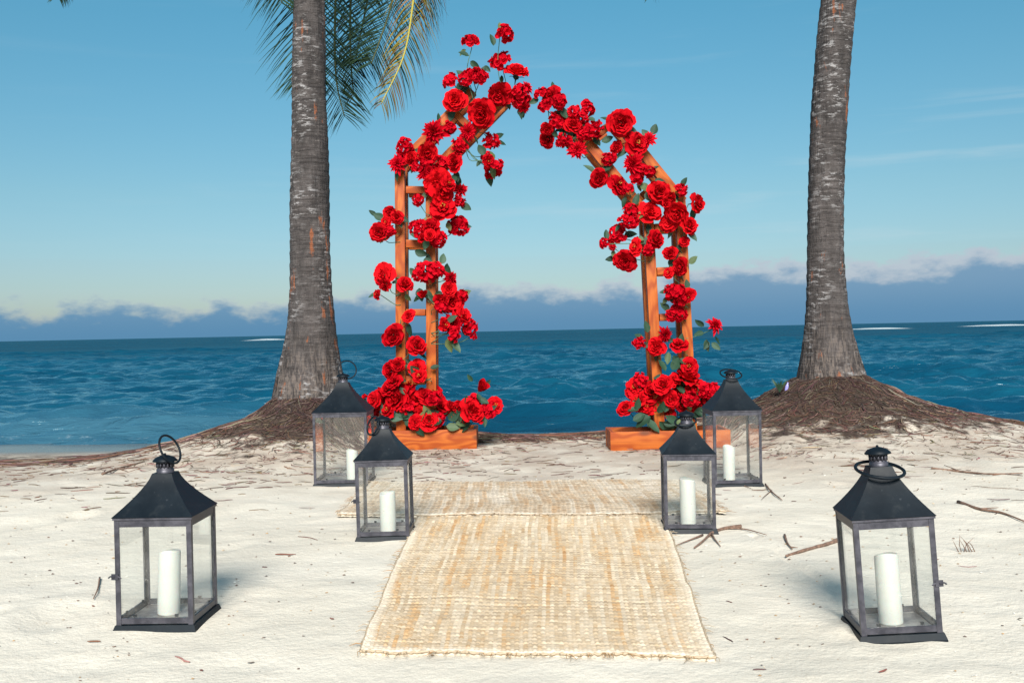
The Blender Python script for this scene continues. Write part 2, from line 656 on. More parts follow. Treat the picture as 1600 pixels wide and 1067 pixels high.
def m_bark():
    m, t = new_mat('palm_bark')
    co = t.coord('Object')
    low = t.attr('flare')
    n1 = t.noise(t.mapping(co, (6, 6, 3)), 1.0, 5, 0.65)
    ringn = t.noise(t.mapping(co, (2.5, 2.5, 34)), 1.0, 4, 0.65)
    fib = t.noise(t.mapping(co, (42, 42, 3.2)), 1.0, 5, 0.7)
    col = t.mix(t.smooth(n1, 0.3, 0.7), (0.038, 0.033, 0.032), (0.094, 0.081, 0.078))
    col = t.mix(t.math('MULTIPLY', t.smooth(ringn, 0.48, 0.68), 0.6), col, (0.038, 0.032, 0.031))
    col = t.mix(t.math('MULTIPLY', low, t.math('MULTIPLY', t.smooth(fib, 0.45, 0.62), 0.75)), col, (0.17, 0.135, 0.115))
    col = t.mix(t.math('MULTIPLY', low, t.math('MULTIPLY', t.smooth(fib, 0.5, 0.36), 0.7)), col, (0.030, 0.023, 0.020))
    col = t.mix(t.math('MULTIPLY', t.attr('scar'), 0.75), col, (0.016, 0.013, 0.013))
    # pale lichen in broken rings
    lich = t.noise(t.mapping(co, (10, 10, 34)), 1.0, 8, 0.72)
    zone = t.noise(t.mapping(co, (3.2, 3.2, 1.6)), 1.0, 2, 0.5)
    lm = t.math('MULTIPLY', t.smooth(lich, 0.535, 0.585), t.smooth(zone, 0.45, 0.62))
    col = t.mix(t.math('MULTIPLY', lm, 0.85), col, (0.30, 0.285, 0.285))
    cr = t.noise(t.mapping(co, (14, 14, 60)), 1.0, 6, 0.75)
    col = t.mix(t.math('MULTIPLY', t.smooth(cr, 0.42, 0.36), 0.7), col, (0.020, 0.016, 0.015))
    col = t.mix(t.math('MULTIPLY', t.smooth(cr, 0.58, 0.66), 0.55), col, (0.20, 0.175, 0.165))
    # orange sap stains
    rs = t.noise(t.mapping(co, (8, 8, 1.9), (3.1, 0.7, 0)), 1.0, 4, 0.55)
    rm = t.smooth(t.math('ADD', rs, t.math('MULTIPLY', t.noise(co, 45, 4, 0.7), 0.12)), 0.665, 0.72)
    col = t.mix(t.math('MULTIPLY', rm, 0.8), col, (0.26, 0.085, 0.035))
    hb = t.math('ADD', t.math('MULTIPLY', ringn, 0.8), t.math('ADD', t.math('MULTIPLY', fib, 0.6), n1))
    finish(t, col, 0.9, t.bump(hb, 1.0, 0.03), Specular_IOR_Level=0.25)
    return m


def m_frond():
    m, t = new_mat('palm_frond')
    finish(t, t.attr('tint', 'Color'), 0.5, None, Specular_IOR_Level=0.25)
    return m


SAND, SEA, WOOD, METAL, FRAME, FLOOR, GLASS, WAX = m_sand(), m_sea(), m_wood(), m_metal(), m_frame(), m_floor(), m_glass(), m_candle()
PET_A = m_petal('red_rose_petal', (0.42, 0.0015, 0.007), (0.68, 0.006, 0.012))
PET_B = m_petal('crimson_petal', (0.44, 0.001, 0.009), (0.58, 0.003, 0.014))
LEAF = m_leaf()
STEM = m_plain('green_stem', (0.06, 0.12, 0.06))
STAMEN = m_plain('yellow_stamen', (0.55, 0.33, 0.05))
TINT = m_tint('dry_litter')
JUTE, BARK, FROND = m_jute(), m_bark(), m_frond()
DRIFT = m_plain('dry_stick_bark', (0.17, 0.10, 0.07), 0.85, 0.45, 50)

# ------------------------------------------------------------------ the ground
PALM_L = (at(486, 612, 9.6).x, 9.6)
PALM_R = (at(1300, 590, 9.5).x, 9.5)
SEA_Z = -0.45


def mound(x, y):
    r1 = np.hypot(x - PALM_L[0], y - PALM_L[1])
    r2 = np.hypot(x - PALM_R[0], y - PALM_R[1])
    flat = 1 - sstep(x, -1.75, -1.3) * sstep(-x, -2.0, -1.7) * (1 - sstep(y, 9.15, 9.5))
    return 0.56 * np.exp(-(r1 / 0.85) ** 1.2) * flat, 0.60 * np.exp(-(r2 / 1.0) ** 1.3) * flat


def crest_y(x):
    return 9.35 + 0.25 * np.sin(x * 0.6 + 1.0) + 0.2 * sstep(np.abs(x), 4, 9)


_dr = np.random.default_rng(12)
DENTS = [(_dr.uniform(-3.4, 3.4), 2.6 + 5.6 * _dr.random(), _dr.uniform(-0.5, 0.5), _dr.uniform(0.05, 0.10), _dr.uniform(0.10, 0.16), _dr.uniform(0.005, 0.013)) for _ in range(70)]


def dents(x, y):
    z = np.zeros(np.shape(x))
    sel = (np.abs(x) < 4.2) & (y > 2.0) & (y < 9.0)
    if np.size(x) > 2000:
        z[sel] = dents(x[sel], y[sel]) if sel.sum() <= 2000 else _dents(x[sel], y[sel])
        return z
    return _dents(x, y) if np.any(sel) else z


def _dents(x, y):
    z = np.zeros(np.shape(x))
    for cx, cy, an, sx, sy, dp in DENTS:
        if abs(cx) < 0.75 and cy < 7:
            continue
        u = (x - cx) * math.cos(an) + (y - cy) * math.sin(an)
        v = (y - cy) * math.cos(an) - (x - cx) * math.sin(an)
        q = np.minimum((u / sx) ** 2 + (v / sy) ** 2, 30)
        z = z - dp * np.exp(-q) + dp * 0.55 * np.exp(-(np.sqrt(q) - 1.5) ** 2 * 5)
    return z


def gz(x, y):
    x, y = np.asarray(x, float), np.asarray(y, float)
    dd = y - crest_y(x)
    sl = 0.165 - 0.095 * sstep(-x, 2.4, 4.6)
    drop = sl * 0.25 * np.logaddexp(0, dd / 0.25)
    z = -np.minimum(drop, 1.6)
    z = z - 0.10 * sstep(-x, 2.2, 4.5) * sstep(y, 7.0, 9.0)
    a, b = mound(x, y)
    z = z + a + b
    for q_, (cx, cy) in ((a, PALM_L), (b, PALM_R)):
        rr = np.hypot(x - cx, y - cy) + 0.35 * fbm(x * 3 + cx, y * 3, 61, 3)
        z = z + 0.03 * sstep(-rr, -0.60, -0.44) + np.clip(q_ * 3, 0, 1) * 0.10 * fbm(x * 5, y * 5, 63, 4)
    calm = 1 - 0.75 * sstep(y, 9.6, 10.4)
    z = z + calm * (0.050 * fbm(x * 0.9, y * 0.9, 3, 3) + 0.022 * fbm(x * 4.5, y * 4.5, 11, 3))
    t_ = np.clip(((x - 1.12) * 0.10 + (y - 4.85) * -1.45) / 2.1125, 0, 1)  # shallow groove shaped to hint at a pale streak of light
    dl = np.hypot(x - (1.12 + 0.10 * t_), y - (4.85 - 1.45 * t_))
    z = z - 0.010 * np.exp(-(dl / 0.016) ** 2) + 0.006 * np.exp(-((dl - 0.04) / 0.018) ** 2)
    return z + dents(x, y)


def build_ground():
    def steps(a, b, s0):
        n = max(2, int(abs(b - a) / s0))
        return np.linspace(a, b, n, endpoint=False)
    xs = np.concatenate([-np.geomspace(400, 6.2, 40), steps(-6, 6, 0.028), np.geomspace(6, 400, 40)])
    ys = np.concatenate([-np.geomspace(300, 1.2, 30), steps(-1, 2.4, 0.17), steps(2.4, 5.5, 0.016), steps(5.5, 11, 0.026),
                         steps(11, 20, 0.25), np.geomspace(20, 60, 12)])
    X, Y = np.meshgrid(xs, ys)
    Z = gz(X, Y)
    a, b = mound(X, Y)
    edge = fbm(X * 1.5, Y * 1.5, 21, 4) + 0.7 * fbm(X * 7, Y * 9, 23, 4)
    earth = np.clip(np.maximum(a * 4.2, b * 3.8) + edge * 0.55, 0, 1)
    # the seaward fringe of the crest is matted with roots too
    fringe = sstep(Y, 8.75, 9.3) * sstep(np.abs(X - 0.6), 1.7, 3.0) * 0.55
    earth = np.clip(np.maximum(earth, fringe + edge * 0.5), 0, 1)
    litter = sstep(Y + 1.4 * edge, 5.6, 8.0) * 0.95  # masks the litter and the painted fall-off towards the back
    wet = sstep(-Z, 0.16, 0.30) * sstep(Y, 9.3, 9.9)
    earth = earth * (1 - wet)
    me = grid_mesh('sand', np.stack([X, Y, Z], -1), SAND, {'earth': earth, 'litter': litter, 'wet': wet})
    tag(obj('sand', me), kind='structure')


def build_sea():
    ys = np.concatenate([np.geomspace(10.5, 120, 540, endpoint=False), np.geomspace(120, 9000, 170)])
    us = np.linspace(-1, 1, 680)
    us = us + np.sign(us) * 60 * np.clip(np.abs(us) - 0.88, 0, 1) ** 1.6   # fine in the middle, stretched far out to the sides
    Yg, U = np.meshgrid(ys, us, indexing='ij')
    X = U * (Yg * 0.75 + 6)
    dy = np.gradient(ys)[:, None] + 0 * X
    dxs = (Yg * 0.75 + 6) * 2 / 680
    sp = np.maximum(dy, dxs)
    rng = np.random.default_rng(5)
    H = np.zeros_like(X)
    wob = fbm(X * 0.12, Yg * 0.12, 31, 3) * 1.6
    for i in range(110):
        lam = 0.5 * (4.6 / 0.5) ** (rng.random() ** 1.15)
        th = rng.normal(0, 0.52) + 0.08
        k = 2 * math.pi / lam
        ph = k * (X * math.sin(th) + Yg * math.cos(th)) + rng.random() * 6.28 + wob * (0.6 + 0.4 * rng.random())
        s = np.sin(ph)
        s = np.exp(1.2 * (s - 1)) * 1.5 - 0.6
        H += 0.0108 * lam ** 0.70 * s * np.clip((lam / sp - 2.0) / 2.2, 0, 1)
    amp = 0.40 + 0.85 * vnoise(X * 0.10, Yg * 0.16, 41)
    H *= amp * sstep(Yg, 11.5, 18) * 1.05 + 0.16
    # low breakers rolling up to the beach
    foam = np.zeros_like(X)
    for y0, hgt, wd, seed in ((14.4, 0.10, 0.30, 51), (16.6, 0.20, 0.40, 52), (20.0, 0.20, 0.5, 54), (26.5, 0.20, 0.7, 53)):
        yb = y0 + 2.6 * fbm(X * 0.10, 0 * X + seed, seed, 3)
        q = (Yg - yb)
        pr = np.where(q < 0, np.exp(-(q / (wd * 0.5)) ** 2), np.exp(-(q / (wd * 1.6)) ** 2))
        on = sstep(vnoise(X * 0.22, 0 * X + 3, seed + 7), 0.30, 0.7)
        H += hgt * pr * on
        foam = np.maximum(foam, 0.42 * on * np.exp(-((q - wd * 1.1) / (wd * 1.1)) ** 2) * vnoise(X * 0.8, Yg, seed + 9))
    shore = gz(X, Yg)
    foam = np.maximum(foam, 0.36 * sstep(shore, SEA_Z - 0.025, SEA_Z - 0.004))
    # white water over the reef
    for px, py, Yd, wx, wy in ((418, 534, 300, 6.5, 12), (1372, 516, 230, 6.5, 9), (1565, 512, 260, 9, 12)):
        p = at(px, py, Yd)
        g = np.exp(-((X - p.x) / wx) ** 2 - ((Yg - Yd) / wy) ** 2)
        foam = np.maximum(foam, np.clip(g * 1.7, 0, 1))
        H += (0.0016 * Yd + 0.1) * g
    shallow = sstep(shore, SEA_Z - 0.55, SEA_Z - 0.02) * 0.7
    Z = SEA_Z + H
    me = grid_mesh('sea', np.stack([X, Yg, Z], -1), SEA, {'foam': foam, 'shallow': shallow})
    tag(obj('sea', me), kind='structure')


build_ground()
build_sea()


# ------------------------------------------------------------------ palms
def build_trunk(cx, cy, zb, centre, radius, ztop, seed):
    """centre(z) -> x, y ; radius(z)"""
    nz, na = 420, 72
    zs = np.linspace(zb, ztop, nz)
    an = np.linspace(0, 2 * math.pi, na, endpoint=False)
    A, Z = np.meshgrid(an, zs)
    cxs = np.array([centre(z) for z in zs])
    rad = np.array([radius(z) for z in zs])[:, None] * np.ones_like(A)
    fl = sstep(-(Z - zb), -1.15, -0.45)
    # leaf-scar rings, uneven and tilted
    ph = (Z - zb) * 8.2 + 1.6 * fbm(Z * 0.9, 0 * Z + seed, seed, 3) + 0.28 * np.sin(A + Z * 1.1) + 0.9 * fbm(np.cos(A) * 1.5 + 3, np.sin(A) * 1.5 + Z * 1.2, seed + 2, 3)
    fr = ph - np.floor(ph)
    ring = np.where(fr < 0.82, fr / 0.82, (1 - fr) / 0.18)
    rad = rad + (ring - 0.5) * 0.0065 * (1 - 0.75 * fl)
    rad = rad + 0.020 * fbm(np.cos(A) * 3 + 9, np.sin(A) * 3 + Z * 2.5, seed + 4, 4)
    # root fibres at the flared foot
    rad = rad + fl * (0.010 * np.sin(A * 34 + 3 * fbm(A * 3, Z * 2, seed + 8, 3)) + 0.03 * fbm(A * 6, Z * 0.8, seed + 6, 3))
    X = cxs[:, :1] + rad * np.cos(A)
    Y = cxs[:, 1:] + rad * np.sin(A)
    return grid_mesh('trunk', np.stack([X - cx, Y - cy, Z - zb], -1), BARK, {'flare': fl, 'scar': sstep(fr, 0.80, 0.93) * (1 - 0.6 * fl) * sstep(fbm(A * 2 + seed, Z * 3, seed + 12, 3), -0.12, 0.06)}, wrap=True)


def frond_mesh(path, length_l, seed, dry=0.0, droop=0.6, yellow=False, lean=None):
    """path: list of world vectors (already spline) -> (rachis, leaflets)"""
    rnd = random.Random(seed)
    n = len(path)
    rb = MB()
    rb.tube(path[::3] + [path[-1]], [0.022 * (1 - 0.85 * i / (len(path[::3]))) + 0.002 for i in range(len(path[::3]) + 1)], 5,
            col=(0.36, 0.30, 0.05) if yellow else (0.075, 0.085, 0.03))
    lb = MB()
    for i in range(int(n * 0.12), n):
        u = i / (n - 1)
        p = path[i]
        t = (path[min(i + 1, n - 1)] - path[i - 1]).normalized()
        side = t.cross(Vector((0, 0, 1)))
        if lean is not None:
            side = (side.normalized() * 0.25 + Vector(lean)) if side.length > 0.05 else Vector(lean)
            side = side - t * side.dot(t)
        side.normalize()
        prof = (math.sin(math.pi * min(1, 0.14 + 0.80 * u)) ** 0.6)
        for s in (-1, 1):
            if rnd.random() < 0.06 + 0.2 * dry:
                continue
            L = length_l * prof * rnd.uniform(0.82, 1.1)
            ddir = (side * s * rnd.uniform(0.75, 1.0) + t * rnd.uniform(0.5, 0.85) + Vector((0, 0, -1)) * 0.15).normalized()
            g = droop * rnd.uniform(0.7, 1.35)
            q = p.copy()
            pts = [q.copy()]
            dv = ddir.copy()
            seg = 4
            kink = rnd.random() < 0.12 + dry * 0.4
            for k in range(seg):
                dv = (dv + Vector((rnd.gauss(0, .03), rnd.gauss(0, .03), -g * (0.35 + 0.3 * k) * (1.8 if kink and k > 1 else 1)))).normalized()
                q = q + dv * (L / seg)
                pts.append(q.copy())
            wv = ddir.cross(side).normalized()
            wv = (t * 0.75 + wv * 0.5).normalized()
            wid = 0.0135 * rnd.uniform(0.8, 1.15)
            ws = [0.5, 1.0, 0.9, 0.6, 0.08]
            V = []
            for k, c in enumerate(pts):
                V += [c - wv * wid * ws[k], c + wv * wid * ws[k]]
            fc = [(2 * k, 2 * k + 1, 2 * k + 3, 2 * k + 2) for k in range(seg)]
            b = rnd.random()
            if dry > 0 and rnd.random() < dry:
                col = (0.13 + 0.06 * b, 0.085 + 0.03 * b, 0.055)
            elif yellow and rnd.random() < 0.6:
                col = (0.15 + 0.10 * b, 0.12 + 0.05 * b, 0.018)
            else:
                col = (0.014 + 0.018 * b, 0.028 + 0.034 * b, 0.016 + 0.012 * b)
            lb.add(V, fc, col)
    return rb, lb


def add_frond(palm, base, path, seed, **kw):
    rb, lb = frond_mesh(path, seed=seed, **kw)
    off = palm.location
    for m_ in (rb, lb):
        m_.v = [(v[0] - off.x, v[1] - off.y, v[2] - off.z) for v in m_.v]
    fo = obj('frond', rb.mesh('frond', FROND, colors=True), palm)
    obj('leaflets', lb.mesh('leaflets', FROND, colors=True), fo)


def generic_frond(head, azim, tilt, length, n=90):
    """arching frond from the crown: azimuth, start elevation, length"""
    pts = [Vector(head)]
    e = tilt
    hd = Vector((math.sin(azim), math.cos(azim), 0))
    for k in range(12):
        e -= 0.11 + 0.022 * k
        e = max(e, -1.45)
        pts.append(pts[-1] + (hd * math.cos(e) + Vector((0, 0, math.sin(e)))) * (length / 12))
    return spline(pts, n)


def palm(name, label, rows, Y0, seed, ztop):
    """rows: (py, left edge px, right edge px) of the trunk in the photograph, at depth Y0"""
    zz, cc, rr = [], [], []
    for py, xl, xr in rows:
        a, b = at(xl, py, Y0), at(xr, py, Y0)
        zz.append((a.z + b.z) / 2)
        cc.append((a.x + b.x) / 2)
        rr.append((b.x - a.x) / 2)
    o = np.argsort(zz)
    zz, cc, rr = np.array(zz)[o], np.array(cc)[o], np.array(rr)[o]
    slope = (cc[-1] - cc[-3]) / (zz[-1] - zz[-3])

    def centre(z):
        x = np.interp(z, zz, cc) + (slope * (z - zz[-1]) if z > zz[-1] else 0)
        return (x, Y0 + 0.03 * math.sin(z * 0.7))

    def radius(z):
        r = np.interp(z, zz, rr)
        if z > zz[-1]:
            r *= 1 - 0.12 * min(1, (z - zz[-1]) / 2)
        return r
    zb = zz[0] - 0.25
    root = thing(name, label, 'palm tree', (centre(zb)[0], Y0, zb))
    obj('trunk', build_trunk(centre(zb)[0], Y0, zb, centre, radius, ztop, seed), root)
    hx = centre(ztop)
    head = Vector((hx[0], hx[1], ztop - 0.05))
    mb = MB()
    mb.lathe([(0.05, -0.25), (0.17, -0.1), (0.2, 0.05), (0.15, 0.3), (0.06, 0.55), (0.01, 0.6)], 14)
    obj('crown_shaft', mb.mesh('crown_shaft', BARK), root, head - root.location)
    return root, head


palmL, headL = palm('palm_tree', 'thick coconut palm with drooping fronds on the root mound left of the arch',
                    [(640, 424, 546), (612, 429, 540), (580, 436, 534), (540, 444, 527), (500, 450, 522), (450, 453, 517), (400, 452.5, 515), (340, 452, 514),
                     (280, 453, 513), (200, 455, 511), (120, 456, 508), (60, 457, 507), (0, 459, 506)], 9.6, 3, 5.5)
palmR, headR = palm('palm_tree', 'leaning coconut palm, lichen patched, on the root mound right of the arch',
                    [(615, 1244, 1358), (590, 1248, 1352), (560, 1254, 1342), (520, 1259, 1332), (480, 1262, 1325), (440, 1263, 1322), (390, 1263, 1319), (320, 1264, 1319),
                     (250, 1266, 1321), (180, 1268, 1324), (110, 1274, 1328), (50, 1279, 1333), (0, 1284, 1337)], 9.5, 9, 5.9)


def px_path(head, pts, n):
    return spline([head] + [at(a, b, c) for a, b, c in pts], n)


# the fronds that hang into the picture beside the left trunk
add_frond(palmL, None, px_path(headL, [(500, -330, 9.9), (519, -200, 10.5), (525, -60, 10.75), (523, 60, 10.8), (526, 130, 10.8), (538, 182, 10.75)], 97), 1, length_l=0.72, droop=0.12, lean=(1, 0.1, 0))
add_frond(palmL, None, px_path(headL, [(470, -330, 9.9), (462, -200, 10.3), (470, -80, 10.55), (476, 10, 10.6), (480, 80, 10.6), (482, 120, 10.6)], 87), 2, length_l=0.85, droop=0.10, lean=(1, 0.1, 0))
add_frond(palmL, None, px_path(headL, [(530, -340, 10.0), (556, -200, 10.8), (550, -60, 11.0), (547, 40, 11.0), (549, 110, 10.95), (553, 150, 10.9)], 87), 3, length_l=0.50, droop=0.5, dry=0.25, lean=(1, 0.3, 0))
add_frond(palmL, None, px_path(headL, [(550, -350, 10.1), (612, -230, 10.6), (622, -90, 10.8), (613, 0, 10.8), (594, 62, 10.75), (580, 100, 10.7)], 97), 4, length_l=0.80, droop=0.16, lean=(1, 0.2, 0))
add_frond(palmL, None, px_path(headL, [(570, -360, 9.8), (640, -230, 10.0), (655, -90, 10.1), (646, 0, 10.1), (631, 87, 10.1), (596, 162, 10.05)], 125), 5, length_l=0.60, droop=0.45, dry=0.3, yellow=True, lean=(1, 0.1, 0))
add_frond(palmL, None, px_path(headL, [(590, -340, 10.0), (668, -210, 10.3), (680, -90, 10.35), (672, -20, 10.4), (655, 30, 10.4)], 99), 6, length_l=0.62, droop=0.8, dry=0.5, lean=(1, 0.2, 0))
add_frond(palmL, None, px_path(headL, [(440, -340, 9.9), (420, -230, 10.2), (425, -120, 10.3), (432, -50, 10.3), (440, 5, 10.3)], 99), 7, length_l=0.70, droop=0.12, lean=(1, 0.2, 0))
add_frond(palmL, None, px_path(headL, [(560, -350, 10.2), (588, -220, 11.0), (585, -90, 11.3), (574, 0, 11.3), (562, 60, 11.25), (556, 95, 11.2)], 92), 8, length_l=0.78, droop=0.14, lean=(1, 0.2, 0))
for k in range(14):
    a = k * 2.399 + 0.4
    add_frond(palmL, None, generic_frond(headL + Vector((0, 0, 0.2)), a, 1.25 - 0.04 * k, 2.9), 20 + k, length_l=0.5, droop=0.35)
for k in range(17):
    a = k * 2.399 + 1.1
    add_frond(palmR, None, generic_frond(headR + Vector((0, 0, 0.2)), a, 1.30 - 0.045 * k, 2.7), 60 + k, length_l=0.5, droop=0.3)
add_frond(palmL, None, px_path(headL, [(380, -440, 9.7), (230, -330, 9.8), (130, -150, 9.9), (100, -40, 9.9), (90, -4, 9.9)], 70), 91, length_l=0.30, droop=0.3, lean=(1, 0.2, 0))
add_frond(palmR, None, px_path(headR, [(1230, -420, 9.6), (1130, -330, 9.8), (1060, -200, 9.9), (1034, -70, 9.9), (1018, -8, 9.9)], 70), 90, length_l=0.34, droop=0.4, lean=(1, 0.2, 0))


# ------------------------------------------------------------------ timber arch
def beam(name, p0, p1, wx, wy, parent, bev=0.005):
    """squared timber from p0 to p1 ; wx across the picture, wy in depth"""
    d = (p1 - p0)
    L = d.length
    z = d.normalized()
    y = Vector((0, 1, 0)) - z * z.y
    y.normalize()
    x = y.cross(z)
    M = Matrix((x, y, z)).transposed()
    me = bevel_box(name, (-wx / 2, -wy / 2, 0), (wx / 2, wy / 2, L), WOOD, bev)
    return obj(name, me, parent, p0 - parent.location, M)


def board(name, lo, hi, parent, rotz=0.0):
    """plank whose grain runs along x: built on end and laid down"""
    lo, hi = Vector(lo), Vector(hi)
    L, D, H = hi.x - lo.x, hi.y - lo.y, hi.z - lo.z
    me = bevel_box(name, (-H / 2, -D / 2, -L / 2), (H / 2, D / 2, L / 2), WOOD, 0.004)
    c = (lo + hi) / 2
    return obj(name, me, parent, c - parent.location, Matrix.Rotation(rotz, 3, 'Z') @ Matrix.Rotation(R(90), 3, 'Y'))


def half_arch(label, Yf, box_px, posts, rungs, rafters, rafter_rungs):
    """posts: pairs of (top px, bottom px); everything repeated on a second plane behind"""
    P = lambda q, Y: at(q[0], q[1], Y)
    x0, x1 = at(box_px[0], 700, Yf).x, at(box_px[1], 700, Yf).x
    ftop = at((box_px[0] + box_px[1]) / 2, box_px[2], Yf).z
    fbot = float(gz(np.linspace(x0, x1, 9), np.full(9, Yf)).min()) - 0.012
    root = thing('wooden_arch', label, 'arch', ((x0 + x1) / 2, Yf + 0.2, 0))
    # planter box of boards
    D = 0.40
    board('front_board', (x0, Yf, fbot), (x1, Yf + 0.028, ftop), root)
    board('back_board', (x0, Yf + D, fbot), (x1, Yf + D + 0.028, ftop), root)
    for xa in (x0 + 0.003, x1 - 0.031):
        me = bevel_box('end_board', (-(ftop - fbot) / 2, -0.014, -(D - 0.034) / 2), ((ftop - fbot) / 2, 0.014, (D - 0.034) / 2), WOOD, 0.003)
        o = obj('end_board', me, root, Vector((xa + 0.014, Yf + 0.014 + D / 2, (fbot + ftop) / 2 - 0.001)) - root.location)
        o.rotation_euler = (Matrix.Rotation(R(90), 3, 'Z') @ Matrix.Rotation(R(90), 3, 'Y')).to_euler()
    board('bottom_board', (x0 + 0.034, Yf + 0.032, fbot + 0.03), (x1 - 0.034, Yf + D - 0.004, fbot + 0.05), root)
    S = 0.084
    for dY in (0.08, 0.33):
        Y = Yf + dY
        off = [0, 0]
        for a, b in posts:
            p1 = P(a, Yf + 0.08)
            p0 = P(b, Yf + 0.08)
            p0.z = fbot + 0.055
            p0.y = p1.y = Y
            beam('post', p0, p1, S, S, root)
        for a, b, h in rungs:
            p0, p1 = P(a, Yf + 0.08), P(b, Yf + 0.08)
            p0.y = p1.y = Y
            beam('rung', p0, p1, h, 0.06, root)
        for a, b in rafters:
            p0, p1 = P(a, Yf + 0.08), P(b, Yf + 0.08)
            p0.y = p1.y = Y + 0.003
            beam('rafter', p0, p1, S, S - 0.006, root)
        for a, b, h in rafter_rungs:
            p0, p1 = P(a, Yf + 0.08), P(b, Yf + 0.08)
            p0.y = p1.y = Y
            beam('rung', p0, p1, h, 0.05, root)
    # cross ties joining the front and the back ladder
    for a, b in posts:
        for f_ in (0.06, 0.5, 0.93):
            q = P((a[0] + (b[0] - a[0]) * f_, a[1] + (b[1] - a[1]) * f_), Yf + 0.08)
            p0 = Vector((q.x, Yf + 0.08 + S / 2 + 0.001, q.z))
            p1 = Vector((q.x, Yf + 0.33 - S / 2 - 0.001, q.z))
            me = bevel_box('tie', (-0.02, -0.03, 0), (0.02, 0.03, (p1 - p0).length), WOOD, 0.003)
            obj('tie', me, root, p0 - root.location, Matrix.Rotation(R(-90), 3, 'X'))
    return root


YL, YR = 8.74, 8.45
half_arch('left half of the orange stained timber arch, its upright ladder leg in a planter', YL,
          (576, 745, 672),
          [((625, 256), (627, 668)), ((673, 268), (674, 668))],
          [((634.5, 297), (664.5, 297.5), 0.062), ((634.5, 381), (664.8, 381), 0.066), ((635, 488), (665, 488), 0.055), ((635, 594), (665, 594), 0.075)],
          [((622, 262), (739, 143)), ((671, 274), (790, 152))],
          [((662, 228), (684, 250), 0.06), ((712, 178), (734, 200), 0.06)])
half_arch('right half of the orange stained timber arch, its leaning ladder leg in a planter', YR,
          (954, 1142, 673),
          [((1012, 335), (1031, 668)), ((1062, 312), (1081, 668))],
          [((1022, 356), (1055, 355), 0.062), ((1026, 424), (1059, 423), 0.062), ((1030, 496), (1062, 495), 0.060), ((1035, 598), (1068, 597), 0.075)],
          [((1015, 343), (884, 180)), ((1066, 316), (958, 183))],
          [((1003, 307), (1028, 286), 0.06), ((930, 214), (950, 198), 0.06)])


# ------------------------------------------------------------------ flowers
def petal_grid(L, Wd, tilt, az, curl, cup, base_r, base_z, nu=5, nv=5, point=0.0, ruffle=0.0, notch=0.0, rnd=random):
    """one petal: rises from the axis at angle tilt (0 = upright, 90 = flat), returns verts, faces"""
    vs, r0, z0 = [], base_r, base_z
    ph = rnd.random() * 6.28
    a = tilt
    pos = []
    r, z = r0, z0
    for j in range(nv):
        v = j / (nv - 1)
        pos.append((r, z, a))
        a2 = tilt + curl * v * v
        r += math.sin(a2) * L / (nv - 1)
        z += math.cos(a2) * L / (nv - 1)
        a = a2
    for j in range(nv):
        v = j / (nv - 1)
        rr, zz, aa = pos[j]
        wid = (math.sin(math.pi * (0.12 + 0.76 * v)) ** 0.7) * (1 - point * v ** 2) if point else (0.45 + 0.55 * math.sin(math.pi * 0.5 * min(1, v * 1.35))) * (1 - 0.45 * max(0, v - 0.72) / 0.28)
        wid *= Wd * 0.5
        for i in range(nu):
            u = i / (nu - 1) * 2 - 1
            x = u * wid
            inward = cup * u * u * wid
            rip = ruffle * math.sin(u * 5 + ph) * v
            tipdrop = (0.10 * L * abs(u) ** 2.2 if v > 0.9 else 0) * (1 - point)
            n_r, n_z = -math.cos(aa), math.sin(aa)
            q_r = rr + n_r * (inward + rip) - math.sin(aa) * tipdrop - (math.sin(aa) * notch * L * (0.5 + 0.5 * math.cos(u * 9)) if v > 0.9 else 0)
            q_z = zz + n_z * (inward + rip) - math.cos(aa) * tipdrop
            ca, sa = math.cos(az), math.sin(az)
            vs.append((q_r * ca - x * sa, q_r * sa + x * ca, q_z))
    fs = [(j * nu + i, j * nu + i + 1, (j + 1) * nu + i + 1, (j + 1) * nu + i) for j in range(nv - 1) for i in range(nu - 1)]
    return vs, fs


def rose(seed):
    rnd = random.Random(seed)
    mb = MB()
    n = 27
    for i in range(n):
        t = i / (n - 1)
        az = i * 2.3999 + rnd.uniform(-.2, .2)
        tilt = R(-10 + 84 * t ** 1.05 + rnd.uniform(-13, 13))
        L = (0.42 + 0.42 * t) * rnd.uniform(0.9, 1.1)
        v, f = petal_grid(L, L * (1.25 + 0.15 * t), tilt, az, R(10 + 38 * t + rnd.uniform(-8, 12)), 0.55 - 0.28 * t, 0.06 + 0.12 * t, 0.30 - 0.34 * t,
                          6, 6, 0, 0.045 + 0.05 * t, 0.03, rnd)
        mb.add(v, f)
    return mb.mesh('rose_bloom', PET_A)


def open_rose(seed):
    """few broad loose petals, half blown"""
    rnd = random.Random(seed)
    mb = MB()
    for ring, (n, t0, L0) in enumerate(((4, 8, .42), (5, 34, .60), (6, 60, .78), (6, 84, .90))):
        for i in range(n):
            az = 2 * math.pi * (i + 0.5 * ring) / n + rnd.uniform(-.25, .25)
            L = L0 * rnd.uniform(.86, 1.1)
            v, f = petal_grid(L, L * 1.25, R(t0 + rnd.uniform(-12, 12)), az, R(rnd.uniform(8, 48)), 0.30, 0.05 + 0.03 * ring, 0.12 - 0.07 * ring, 6, 6, 0, 0.09, 0.04, rnd)
            mb.add(v, f)
    return mb.mesh('rose_bloom', PET_A)


